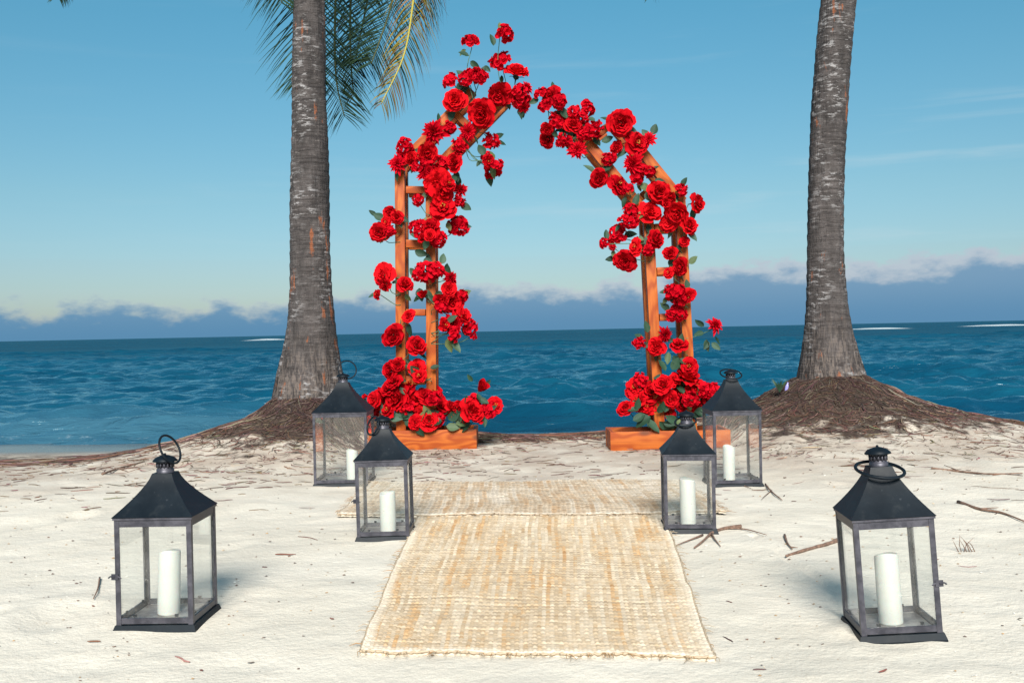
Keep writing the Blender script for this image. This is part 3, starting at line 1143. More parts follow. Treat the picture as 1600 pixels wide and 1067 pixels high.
def carnation(seed):
    """cluster head of many small ruffled florets"""
    rnd = random.Random(seed)
    mb = MB()
    n = 19
    for i in range(n):
        c = 1 - 0.92 * (i + 0.5) / n
        s = math.sqrt(1 - c * c)
        az = i * 2.3999 + rnd.uniform(-.3, .3)
        nrm = Vector((s * math.cos(az), s * math.sin(az), c * 0.8)).normalized()
        ctr = Vector((nrm.x, nrm.y, nrm.z * 0.75)) * rnd.uniform(0.42, 0.74)
        q = Vector((0, 0, 1)).rotation_difference(nrm).to_matrix() @ Matrix.Rotation(rnd.random() * 6.28, 3, 'Z')
        for k in range(5):
            L = rnd.uniform(.30, .48)
            v, f = petal_grid(L, L * 1.1, R(rnd.uniform(28, 80)), k * 1.2566 + rnd.uniform(-.25, .25), R(rnd.uniform(0, 45)), 0.3, 0.01, 0, 4, 4, 0, .035, .10, rnd)
            mb.add([q @ Vector(p) + ctr for p in v], f)
    return mb.mesh('cluster_bloom', PET_B)


def dahlia(seed):
    rnd = random.Random(seed)
    mb = MB()
    n = 52
    for i in range(n):
        t = i / (n - 1)
        az = i * 2.3999 + rnd.uniform(-.12, .12)
        tilt = R(5 + 95 * t ** 0.8 + rnd.uniform(-8, 8))
        L = (0.35 + 0.60 * t ** 0.8) * rnd.uniform(.86, 1.1)
        v, f = petal_grid(L, L * 0.42 + 0.06, tilt, az, R(rnd.uniform(0, 25)), 0.55, 0.04 + 0.08 * t, 0.22 - 0.30 * t, 4, 5, 0.75, 0.02, 0, rnd)
        mb.add(v, f)
    return mb.mesh('dahlia_bloom', PET_B)


def bud(seed):
    rnd = random.Random(seed)
    mb = MB()
    for i in range(10):
        t = i / 9
        v, f = petal_grid(1.3, 1.0, R(-6 + 26 * t), i * 2.3999, R(10 + 18 * t), .55, 0.12 + 0.25 * t, -0.5, 5, 6, 0, .03, 0, rnd)
        mb.add(v, f)
    return mb.mesh('rose_bud', PET_A)


BLOOMS = {'R': [rose(i) for i in range(5)], 'O': [open_rose(20 + i) for i in range(4)], 'C': [carnation(40 + i) for i in range(4)],
          'D': [dahlia(60 + i) for i in range(4)], 'B': [bud(80 + i) for i in range(2)]}


def calyx_mesh():
    mb = MB()
    mb.lathe([(0.03, -0.75), (0.05, -0.45), (0.20, -0.28), (0.22, -0.16), (0.10, -0.05)], 8)
    for k in range(5):
        v, f = petal_grid(.5, .2, R(70), k * 1.2566, R(60), .3, .12, -.22, 3, 4, .9, 0, 0, random)
        mb.add(v, f)
    return mb.mesh('calyx', LEAF)


CALYX = calyx_mesh()


def stamen_mesh():
    mb = MB()
    for k in range(14):
        a, r_ = k * 2.4, 0.02 * math.sqrt(k)
        p = Vector((r_ * math.cos(a), r_ * math.sin(a), 0.1))
        q = p * 1.0 + Vector((math.cos(a) * 0.1, math.sin(a) * 0.1, 0.36))
        mb.tube([p, q], [0.012, 0.028], 4)
    return mb.mesh('stamens', STAMEN)


STAMENS = stamen_mesh()


def leaf_mesh(seed):
    rnd = random.Random(seed)
    nv, nu = 8, 5
    V = []
    bend = rnd.uniform(-.15, .45)
    for j in range(nv):
        v = j / (nv - 1)
        wd = 0.27 * (math.sin(math.pi * v ** 0.8) ** 0.85) + 0.006
        for i in range(nu):
            u = i / (nu - 1) * 2 - 1
            V.append((u * wd + 0.02 * math.sin(v * 5), v, 0.34 * abs(u) * wd - bend * v * v + 0.018 * math.sin(v * 17) * abs(u)))
    f = [(j * nu + i, j * nu + i + 1, (j + 1) * nu + i + 1, (j + 1) * nu + i) for j in range(nv - 1) for i in range(nu - 1)]
    return mesh('leaf', V, f, LEAF)


LEAVES = [leaf_mesh(i) for i in range(5)]

# skeleton lines of the timber, in photo pixels, to which loose stems run back
SKEL_L = [((625, 256), (627, 668)), ((673, 268), (674, 668)), ((622, 262), (739, 143)), ((671, 274), (790, 152))]
SKEL_R = [((1012, 335), (1031, 668)), ((1062, 312), (1081, 668)), ((1015, 343), (884, 180)), ((1066, 316), (958, 183))]


def nearest(q, segs):
    best = None
    for a, b in segs:
        a, b = Vector(a), Vector(b)
        t = max(0, min(1, (q - a).dot(b - a) / (b - a).length_squared))
        p = a + (b - a) * t
        if best is None or (p - q).length < best[0]:
            best = ((p - q).length, p)
    return best


def spray(name, label, cat, blooms, side, seed, n_leaf=1.3, base=False, group=None, extra_leaves=()):
    rnd = random.Random(seed)
    Yf = YL if side == 'L' else YR
    segs = SKEL_L if side == 'L' else SKEL_R
    cx = sum(b[0] for b in blooms) / len(blooms)
    cy = max(b[1] for b in blooms)
    root = thing(name, label, cat, at(cx, cy, Yf), group)
    placed = []
    fill = []
    for (px, py, rp, kind) in blooms:
        if rp >= 12 and rnd.random() < (0.75 if base else 0.16):
            near = nearest(Vector((px, py)), segs)[1]
            to = near - Vector((px, py))
            an = math.atan2(to.y, to.x) + rnd.gauss(0, 0.8) if to.length > 6 else rnd.random() * 6.28
            fy = py + math.sin(an) * rp * 0.95
            fill.append((px + math.cos(an) * rp * 0.95, min(fy, 655), rnd.uniform(9, 12.5), rnd.choice('COCRD')))
    blooms = list(blooms) + (fill if len(blooms) > 1 else [])
    for (px, py, rp, kind) in blooms:
        q = Vector((px, py))
        dist, near = nearest(q, segs)
        depth = -0.03 - rnd.uniform(0.0, 0.07) - 0.0012 * rp
        # overlapping blooms step forward one before another
        lap = sum(1 for (a, b, c) in placed if math.hypot(a - px, b - py) < (c + rp) * 0.62)
        depth -= 0.035 * min(lap, 3)
        if base:
            depth += rnd.uniform(-0.05, 0.16)
        elif dist > 30:
            depth += rnd.uniform(0.0, 0.14)
        placed.append((px, py, rp))
        Y = Yf + depth + (0.04 if not base else 0.08)
        p = at(px, py, Y)
        rad = rp * Y / F * (1.32 if base else 1.06 if kind == 'R' else 1.16)
        out = (q - near) if near is not None else Vector((0, -1))
        if base:
            out = Vector((px - cx, (py - cy) * 0.6))
        o2 = out.normalized() if out.length > 1e-3 else Vector((0, 0))
        k = min(1.0, out.length / 40)
        face = Vector((o2.x * k * 0.8 + rnd.gauss(0, .42), -1.0, -o2.y * k * 0.7 + 0.12 + rnd.gauss(0, .40))).normalized()
        M = Vector((0, 0, 1)).rotation_difference(face).to_matrix() @ Matrix.Rotation(rnd.random() * 6.28, 3, 'Z')
        if kind == 'D' and len(blooms) > 1 and rnd.random() < 0.5:
            kind = rnd.choice('CR')
        variants = BLOOMS[kind]
        fl = obj('flower', variants[rnd.randrange(len(variants))], root, p - root.location, M)
        sc = rad / {'R': 0.98, 'O': 1.0, 'C': 0.98, 'D': 1.0, 'B': 0.85}[kind]
        fl.scale = (sc * rnd.uniform(.85, 1.12), sc * rnd.uniform(.85, 1.12), sc * rnd.uniform(.85, 1.15))
        ca = obj('calyx', CALYX, fl)
        if kind == 'O' and rnd.random() < 0.5:
            obj('stamens', STAMENS, fl)
        # stem back to the timber or down into the box
        back = p - face * rad * 0.7
        if base:
            foot = at(px + (cx - px) * 0.35, 668, Yf + 0.13)
            mid = (back + foot) / 2 + Vector((rnd.uniform(-.04, .04), 0.05, 0.03))
        else:
            foot = at(near.x, near.y + rnd.uniform(4, 22), Yf + 0.035)
            mid = (back + foot) / 2 + Vector((rnd.uniform(-.05, .05), -0.01, rnd.uniform(-.06, .03)))
        vine = MB()
        vine.tube(spline([Vector((0, 0, 0)), mid - back, foot - back], 8), 0.0034, 5)
        obj('stem', vine.mesh('stem', STEM), root, back - root.location)
        # leaves round the flower
        nl = int(n_leaf + rnd.random())
        for _ in range(nl):
            an = rnd.random() * 6.28
            ldir = Vector((math.cos(an), rnd.uniform(-.35, .35), math.sin(an) - 0.2)).normalized()
            L = rnd.uniform(0.065, 0.115)
            st = p + ldir * rad * rnd.uniform(0.35, 0.75) - face * rad * 0.5
            add_leaf(root, st, ldir, L, rnd)
    for (px, py, an, Lp) in extra_leaves:
        p = at(px, py, Yf - 0.02)
        add_leaf(root, p, Vector((math.cos(R(an)), rnd.uniform(-.3, .1), math.sin(R(an)))).normalized(), Lp * Yf / F, rnd)
    return root


def add_leaf(root, p, d, L, rnd):
    nrm = Vector((rnd.gauss(0, .45), -1, 0.5 + rnd.gauss(0, .4)))
    nrm = (nrm - d * nrm.dot(d)).normalized()
    x = d.cross(nrm)
    M = Matrix((x, d, nrm)).transposed()
    o = obj('leaf', LEAVES[rnd.randrange(5)], root, p - root.location, M)
    s = L
    o.scale = (s * rnd.uniform(.85, 1.25), s, s)


GL1 = [(735, 66, 13, 'C'), (788, 54, 15, 'C'), (782, 97, 16, 'C'), (807, 117, 20, 'R'), (740, 120, 16, 'C'), (727, 124, 12, 'C'), (705, 128, 13, 'C'), (750, 121, 13, 'C'),
       (781, 148, 19, 'O'), (814, 158, 17, 'D'), (822, 139, 12, 'D'), (818, 168, 11, 'D'), (712, 158, 19, 'R'), (754, 178, 25, 'R'), (679, 207, 22, 'D'), (703, 200, 12, 'C'),
       (731, 206, 14, 'D'), (767, 221, 13, 'D'), (760, 247, 12, 'C'), (769, 264, 15, 'C'), (776, 257, 10, 'C'), (634, 232, 15, 'C'), (622, 256, 15, 'D'), (644, 249, 14, 'R'),
       (668, 238, 18, 'R'), (719, 228, 12, 'C'), (710, 255, 16, 'R'), (688, 255, 13, 'C'), (670, 262, 14, 'C'), (655, 258, 12, 'C'), (681, 284, 21, 'O'), (689, 303, 19, 'O'),
       (700, 288, 12, 'O'), (692, 326, 20, 'O'), (719, 297, 12, 'D'), (717, 315, 10, 'D'), (653, 313, 10, 'C'), (611, 333, 12, 'R'), (594, 363, 17, 'D'), (603, 347, 8, 'O'),
       (653, 357, 13, 'C'), (675, 358, 18, 'R'), (684, 372, 14, 'D'), (663, 372, 12, 'R'), (715, 354, 16, 'D')]
GL2 = [(600, 430, 16, 'O'), (603, 444, 13, 'R'), (590, 460, 8, 'O'), (632, 447, 14, 'R'), (668, 424, 17, 'C'), (654, 430, 11, 'C'), (683, 421, 13, 'C'), (703, 435, 14, 'D'), (700, 452, 12, 'D'),
       (721, 463, 11, 'C'), (707, 473, 16, 'O'), (688, 468, 12, 'R'), (662, 461, 7, 'B'), (639, 494, 12, 'R'), (708, 505, 17, 'D'), (722, 494, 14, 'O'), (734, 512, 12, 'D'), (694, 507, 11, 'O'), (739, 525, 6, 'C'),
       (615, 524, 19, 'R'), (650, 542, 18, 'R'), (652, 575, 14, 'O'), (612, 579, 15, 'R')]
GL3 = [(642, 601, 13, 'R'), (610, 608, 13, 'R'), (600, 628, 18, 'R'), (588, 642, 10, 'O'), (624, 625, 18, 'R'), (607, 641, 12, 'O'), (643, 627, 16, 'R'), (665, 620, 13, 'R'), (679, 613, 11, 'O'),
       (686, 634, 15, 'O'), (670, 658, 13, 'R'), (649, 660, 10, 'O'), (715, 640, 12, 'O'), (736, 644, 17, 'R'), (752, 605, 9, 'B'), (773, 634, 13, 'O'), (571, 619, 4, 'B'), (653, 637, 12, 'R'), (585, 625, 11, 'O'), (724, 652, 10, 'R')]
GR1 = [(845, 147, 11, 'C'), (862, 150, 15, 'O'), (853, 166, 11, 'C'), (876, 163, 12, 'C'), (872, 190, 15, 'C'), (858, 217, 17, 'R'), (878, 220, 11, 'C'), (916, 171, 13, 'C'), (896, 177, 12, 'C'), (895, 197, 14, 'D'),
       (924, 204, 16, 'C'), (911, 186, 11, 'C'), (902, 234, 16, 'D'), (889, 221, 9, 'C'), (970, 193, 22, 'R'), (994, 224, 18, 'O'), (1014, 218, 12, 'D'), (965, 231, 11, 'D'), (951, 249, 11, 'D'), (991, 256, 20, 'D'),
       (1013, 269, 11, 'C'), (935, 279, 14, 'D'), (965, 289, 18, 'O'), (994, 279, 11, 'D'), (1029, 301, 20, 'R'), (1063, 297, 11, 'C'), (1086, 318, 17, 'R'), (1059, 330, 22, 'R'), (1075, 354, 15, 'R'), (1014, 333, 18, 'D'),
       (986, 329, 11, 'C'), (986, 347, 13, 'C'), (964, 367, 15, 'C'), (944, 380, 8, 'C'), (1021, 376, 18, 'R'), (994, 386, 13, 'O'), (977, 407, 20, 'R'), (1048, 397, 12, 'R'), (1070, 378, 10, 'R'), (957, 386, 6, 'C'), (975, 345, 11, 'C'),
       (1044, 312, 13, 'O'), (1066, 417, 16, 'R'), (1045, 426, 9, 'O'), (1046, 348, 13, 'O')]
GR2 = [(1056, 460, 16, 'C'), (1047, 457, 12, 'C'), (1064, 468, 12, 'C'), (1059, 490, 13, 'C'), (1050, 493, 10, 'C'), (998, 536, 10, 'D'), (1038, 523, 14, 'D'), (1027, 542, 15, 'R'), (1061, 539, 14, 'O'), (1078, 572, 14, 'O')]
GR3 = [(1072, 594, 20, 'R'), (1102, 616, 20, 'O'), (994, 606, 15, 'O'), (998, 626, 14, 'O'), (1021, 616, 20, 'R'), (1037, 603, 14, 'D'), (978, 638, 11, 'R'), (1046, 645, 9, 'O'), (1067, 632, 10, 'O'), (1061, 613, 12, 'R'),
       (1090, 632, 13, 'R'), (1014, 634, 13, 'O'), (1110, 610, 12, 'D'), (1048, 624, 11, 'O'), (1085, 612, 14, 'O')]
GRP = 'red artificial flower sprays on the arch'
spray('flower_garland', 'long red flower garland over the left rafter and upper left leg up to the peak', 'flower garland', GL1, 'L', 11, 1.05, group=GRP,
      extra_leaves=[(735, 96, -40, 16), (733, 88, 165, 18), (771, 72, 95, 20), (757, 103, -50, 14), (648, 392, -20, 22), (665, 402, -70, 20), (588, 338, 140, 15)])
spray('flower_garland', 'scattered red roses and dahlias wired to the middle of the left ladder leg', 'flower garland', GL2, 'L', 12, 0.9, group=GRP,
      extra_leaves=[(655, 450, -80, 22), (660, 455, -30, 20), (705, 530, -60, 26), (700, 528, -75, 24), (640, 506, -95, 20), (618, 590, -20, 18), (672, 575, 10, 16)])
spray('flower_arrangement', 'red rose arrangement filling the left planter box at the foot of the arch', 'flower arrangement', GL3, 'L', 13, 0.8, True, group=GRP,
      extra_leaves=[(600 + 9 * i + random.uniform(-4, 4), 660 + random.uniform(-12, 6), random.uniform(-40, 220), random.uniform(17, 30)) for i in range(17)]
      + [(745, 615, -60, 16), (748, 622, -30, 18), (762, 640, 20, 16), (757, 650, -90, 18), (738, 596, 120, 14), (700, 655, 30, 24), (712, 662, 10, 24)])
spray('flower_garland', 'long red flower garland over the right rafter and upper right leg', 'flower garland', GR1, 'R', 14, 1.05, group=GRP,
      extra_leaves=[(930, 190, 150, 18), (940, 222, 20, 20), (955, 262, 200, 20), (890, 206, -40, 16), (1000, 288, -30, 20), (1010, 300, -70, 18), (1022, 283, 0, 18), (1046, 414, -60, 20)])
spray('flower_garland', 'short run of red flowers on the middle of the right ladder leg', 'flower garland', GR2, 'R', 15, 0.9, group=GRP,
      extra_leaves=[(1012, 520, 100, 20), (1005, 530, 150, 16), (1052, 555, -60, 24), (1060, 562, -20, 20), (1036, 475, 60, 14), (1045, 550, -100, 20)])
spray('flower_arrangement', 'red rose arrangement filling the right planter box beside the tall lantern', 'flower arrangement', GR3, 'R', 16, 0.8, True, group=GRP,
      extra_leaves=[(985 + 8 * i + random.uniform(-4, 4), 655 + random.uniform(-16, 6), random.uniform(-60, 240), random.uniform(17, 30)) for i in range(16)]
      + [(1040, 580, 120, 22), (1050, 578, 60, 22), (1038, 590, 180, 18), (1010, 655, -50, 30), (1030, 658, -35, 32)])
spray('flower_spray', 'single red dahlia spray sticking out to the right of the right leg', 'flower spray', [(1116, 509, 16, 'D')], 'R', 17, 1.4, group=GRP,
      extra_leaves=[(1100, 510, 140, 18), (1100, 520, 190, 18), (1104, 530, -80, 20), (1112, 535, -45, 18), (1108, 534, -130, 16)])


# ------------------------------------------------------------------ lanterns
def roof_mesh(a, h, top):
    """concave four-sided roof with sheet thickness"""
    prof = []
    n = 9
    for i in range(n):
        t = i / (n - 1)
        s = a + (top - a) * (1 - (1 - t) ** 1.35)
        prof.append((s, h * t))
    mb = MB()
    for inner in (0, 1):
        V, fc = [], []
        for s, z in prof:
            s2, z2 = s - inner * 0.004, z - inner * 0.003
            for c in ((-1, -1), (1, -1), (1, 1), (-1, 1)):
                V.append((c[0] * s2, c[1] * s2, z2))
        for i in range(n - 1):
            for k in range(4):
                q = (i * 4 + k, i * 4 + (k + 1) % 4, (i + 1) * 4 + (k + 1) % 4, (i + 1) * 4 + k)
                fc.append(q[::-1] if inner else q)
        if not inner:
            fc.append(tuple((n - 1) * 4 + k for k in range(4)))
        mb.add(V, fc)
    o = n * 4
    mb.f += [(k, k + o, (k + 1) % 4 + o, (k + 1) % 4) for k in range(4)]
    me = mb.mesh('roof', METAL)
    me.set_sharp_from_angle(angle=R(35))
    return me


def lantern(label, corners, hb, hr, ring, latch=None, tilt=(0, 0), candle=None, clabel=None, hch=0.043, turn=0.0, group='black metal lanterns along the aisle'):
    """corners: photo px of the front left and front right foot"""
    FL, FR = on_sand(*corners[0]), on_sand(*corners[1])
    zm = (FL.z + FR.z) / 2
    FL, FR = on_ground(*corners[0], zm), on_ground(*corners[1], zm)
    e = FR - FL
    wd = math.hypot(e.x, e.y)
    yaw = R(turn)
    c = (FL + FR) / 2 + Vector((-math.sin(yaw), math.cos(yaw), 0)) * wd / 2
    base_z = float(gz(np.array([c.x]), np.array([c.y]))[0]) - 0.009
    a = wd / 2 - 0.012
    root = thing('lantern', label, 'lantern', (c.x, c.y, base_z), group, (R(tilt[0]), R(tilt[1]), yaw))
    m = MB()
    V, o = [], a + 0.011
    for s, z in ((o, 0.0), (o, 0.006), (a + 0.004, 0.026), (a - 0.02, 0.026)):
        V += [(cx * s, cy * s, z) for cx, cy in ((-1, -1), (1, -1), (1, 1), (-1, 1))]
    f = [(i * 4 + k, i * 4 + (k + 1) % 4, (i + 1) * 4 + (k + 1) % 4, (i + 1) * 4 + k) for i in range(3) for k in range(4)] + [(3, 2, 1, 0)]
    m.add(V, f)
    obj('base_skirt', m.mesh('base_skirt', METAL, False), root)
    m = MB()
    m.box((-a + 0.012, -a + 0.012, 0.0265), (a - 0.012, a - 0.012, 0.030))
    obj('floor_plate', m.mesh('floor_plate', FLOOR, False), root)
    P = 0.017
    for sx in (-1, 1):
        for sy in (-1, 1):
            m = MB()   # angle-iron post
            x, y = sx * a, sy * a
            m.box((min(x, x - sx * P), min(y, y - sy * 0.004), 0.0262), (max(x, x - sx * P), max(y, y - sy * 0.004), hb))
            m.box((min(x, x - sx * 0.004), min(y - sy * 0.004, y - sy * P), 0.0262), (max(x, x - sx * 0.004), max(y - sy * 0.004, y - sy * P), hb))
            obj('post', m.mesh('post', FRAME, False), root)
    for k in range(4):
        rz = k * math.pi / 2
        for z0, z1 in ((0.0305, 0.050), (hb - 0.024, hb - 0.001)):
            m = MB()
            m.box((-a + P + 0.0005, -a + 0.001, z0), (a - P - 0.0005, -a + 0.007, z1))
            obj('rail', m.mesh('rail', FRAME, False), root, (0, 0, 0), (0, 0, rz))
        m = MB()
        m.box((-a + 0.006, -a + 0.0085, 0.034), (a - 0.006, -a + 0.0105, hb - 0.004))
        pane = obj('glass_pane', m.mesh('glass_pane', GLASS, False), root, (0, 0, 0), (0, 0, rz))
        m = MB()
        for sx in (-0.45, 0.45):
            m.box((sx * a * 1.2 - 0.006, -a + 0.0108, 0.051), (sx * a * 1.2 + 0.006, -a + 0.0145, 0.060))
        obj('glass_clip', m.mesh('glass_clip', METAL, False), pane)
    # eaves band
    m = MB()
    b = a + 0.004
    for k in range(4):
        q = Matrix.Rotation(k * math.pi / 2, 3, 'Z')
        V = [q @ Vector(p) for p in ((-b, -b, hb), (b, -b, hb), (b, -b, hb + 0.009), (-b, -b, hb + 0.009), (-b + .02, -b + .02, hb), (b - .02, -b + .02, hb))]
        m.add(V, [(0, 1, 2, 3), (1, 0, 4, 5)])
    obj('eaves_band', m.mesh('eaves_band', FRAME, False), root)
    top = 0.034 + 0.03 * (wd - 0.26)
    rf = obj('roof', roof_mesh(a + 0.007, hr, top), root, (0, 0, hb + 0.009))
    # chimney with slots, cap
    zt = hb + 0.009 + hr
    rc = top * 0.78
    m = MB()
    m.lathe([(rc + .003, 0.0), (rc + .003, 0.012), (rc, 0.013), (rc, hch * 0.45)], 20, False)
    for k in range(14):
        an = 2 * math.pi * k / 14
        m.tube([(rc * math.cos(an), rc * math.sin(an), hch * .42), (rc * math.cos(an), rc * math.sin(an), hch * .82)], 0.0042, 4)
    m.lathe([(rc, hch * 0.80), (rc, hch)], 20, False)
    m.lathe([(rc * 0.8, 0.004), (rc * 0.8, hch * 0.98)], 14, False)
    ch = obj('chimney', m.mesh('chimney', FRAME), rf, (0, 0, hr))
    m = MB()
    m.lathe([(rc * 1.05, hch), (rc * 1.55, hch - 0.004), (rc * 1.58, hch - 0.001), (rc * 1.2, hch + 0.010), (rc * 0.5, hch + 0.017), (rc * 0.16, hch + 0.019), (rc * 0.14, hch + 0.024), (0.001, hch + 0.025)], 20, False)
    obj('chimney_cap', m.mesh('chimney_cap', METAL), root, (0, 0, zt))
    # carrying ring: (radius, centre offset, euler)
    rr, oc, eul, th = ring
    m = MB()
    n = 40
    m.tube([(rr * math.cos(2 * math.pi * k / n), rr * math.sin(2 * math.pi * k / n), 0) for k in range(n + 1)], th, 8, False)
    obj('ring_handle', m.mesh('ring_handle', METAL), root, (oc[0], oc[1], zt + oc[2]), tuple(R(v) for v in eul))
    if latch:
        m = MB()
        sx = latch[0]
        x = sx * a
        zl = hb * latch[1]
        m.box((x - 0.012, -a - 0.004, zl - 0.010), (x + 0.012, -a - 0.0005, zl + 0.010))
        m.tube([(x + sx * 0.001, -a - 0.006, zl), (x + sx * 0.012, -a - 0.012, zl + 0.004), (x + sx * 0.020, -a - 0.006, zl - 0.002)], 0.0028, 6)
        m.tube([(x - sx * 0.012, -a - 0.006, zl + 0.002), (x - sx * 0.024, -a - 0.008, zl - 0.004)], 0.0024, 6)
        obj('latch', m.mesh('latch', FRAME, False), root)
    # candle standing inside
    dx_, dy_, rad, hgt, lean = candle
    q = Matrix.LocRotScale(root.location, root.rotation_euler, None)
    pos = q @ Vector((dx_, dy_, 0.0302))
    seg = 40
    V, fc = [], []
    rs = random.Random(label)
    ph = rs.random() * 6.28
    prof = [(rad * 0.97, 0.0), (rad, 0.004), (rad, hgt * 0.3), (rad * 0.995, hgt * 0.65), (rad * 0.99, hgt - 0.008), (rad * 0.95, hgt - 0.001), (rad * 0.86, hgt), (rad * 0.74, hgt - 0.008), (rad * 0.4, hgt - 0.016), (0.002, hgt - 0.018)]
    for i, (r_, z_) in enumerate(prof):
        for k in range(seg):
            an = 2 * math.pi * k / seg
            dz = (0.006 * math.sin(an + ph) + 0.003 * math.sin(2 * an + ph * 2)) if 4 <= i <= 7 else 0
            V.append((r_ * math.cos(an), r_ * math.sin(an), z_ + dz))
    fc = [(i * seg + k, i * seg + (k + 1) % seg, (i + 1) * seg + (k + 1) % seg, (i + 1) * seg + k) for i in range(len(prof) - 1) for k in range(seg)]
    fc += [tuple(range(seg))[::-1], tuple((len(prof) - 1) * seg + k for k in range(seg))]
    cnd = thing('candle', clabel, 'candle', pos, 'ivory pillar candles in the lanterns', (R(tilt[0]), R(tilt[1] + lean), 0))
    obj('wax_body', mesh('wax_body', V, fc, WAX), cnd)
    m = MB()
    m.tube([(0, 0, hgt - 0.019), (0.001, 0.0005, hgt - 0.012), (0.003, 0.001, hgt - 0.006)], 0.0014, 6)
    obj('wick', m.mesh('wick', METAL), cnd)
    return root


lantern('black lantern at the front left, ring handle standing up on its cap', ((180, 984), (301, 989)), 0.385, 0.135,
        (0.053, (0.022, -0.01, 0.082), (62, 28, 62), 0.0042), (-1, 0.50), (0, 0), (0.0, -0.0, 0.0385, 0.222, 2.2), 'white pillar candle inside the front left lantern', turn=-1.5)
lantern('leaning black lantern at the front right, ring handle lying round its neck', ((1342, 1001), (1484, 1004)), 0.385, 0.150,
        (0.076, (0.0, -0.01, -0.012), (14, 6, 0), 0.0055), (1, 0.47), (-1.0, -3.2), (0.0, 0.0, 0.0385, 0.226, 0.2), 'white pillar candle inside the leaning front right lantern', turn=-5)
lantern('small black lantern left of the jute runner, in front of the tall one', ((555, 844), (642, 845)), 0.385, 0.138,
        (0.046, (-0.045, -0.03, 0.018), (70, 0, -50), 0.0045), (-1, 0.52), (0, -0.6), (0.01, 0.0, 0.0390, 0.190, 0.5), 'white pillar candle inside the small lantern left of the runner', turn=0)
lantern('small black lantern right of the jute runner, in front of the tall one', ((1035, 834), (1124, 835)), 0.380, 0.135,
        (0.052, (-0.005, -0.01, 0.012), (20, -8, 0), 0.0045), None, (0, 0), (0.0, 0.0, 0.0385, 0.222, -0.3), 'white pillar candle inside the small lantern right of the runner', turn=-5)
lantern('tall black lantern near the left planter box, ring handle upright against the trunk', ((490, 759), (575, 760)), 0.490, 0.190,
        (0.062, (0.03, 0.0, 0.085), (76, 18, 16), 0.0045), None, (0, 0), (0.05, 0.0, 0.0390, 0.196, 0), 'white pillar candle inside the tall lantern near the left planter box', 0.042, 0)
lantern('tall black lantern near the right planter box, ring handle lying nearly flat', ((1113, 761), (1197, 762)), 0.475, 0.185,
        (0.068, (0.0, -0.01, 0.035), (24, 4, 0), 0.0048), None, (0, 0), (-0.02, 0.0, 0.0380, 0.215, 0), 'white pillar candle inside the tall lantern near the right planter box', 0.042, 2)


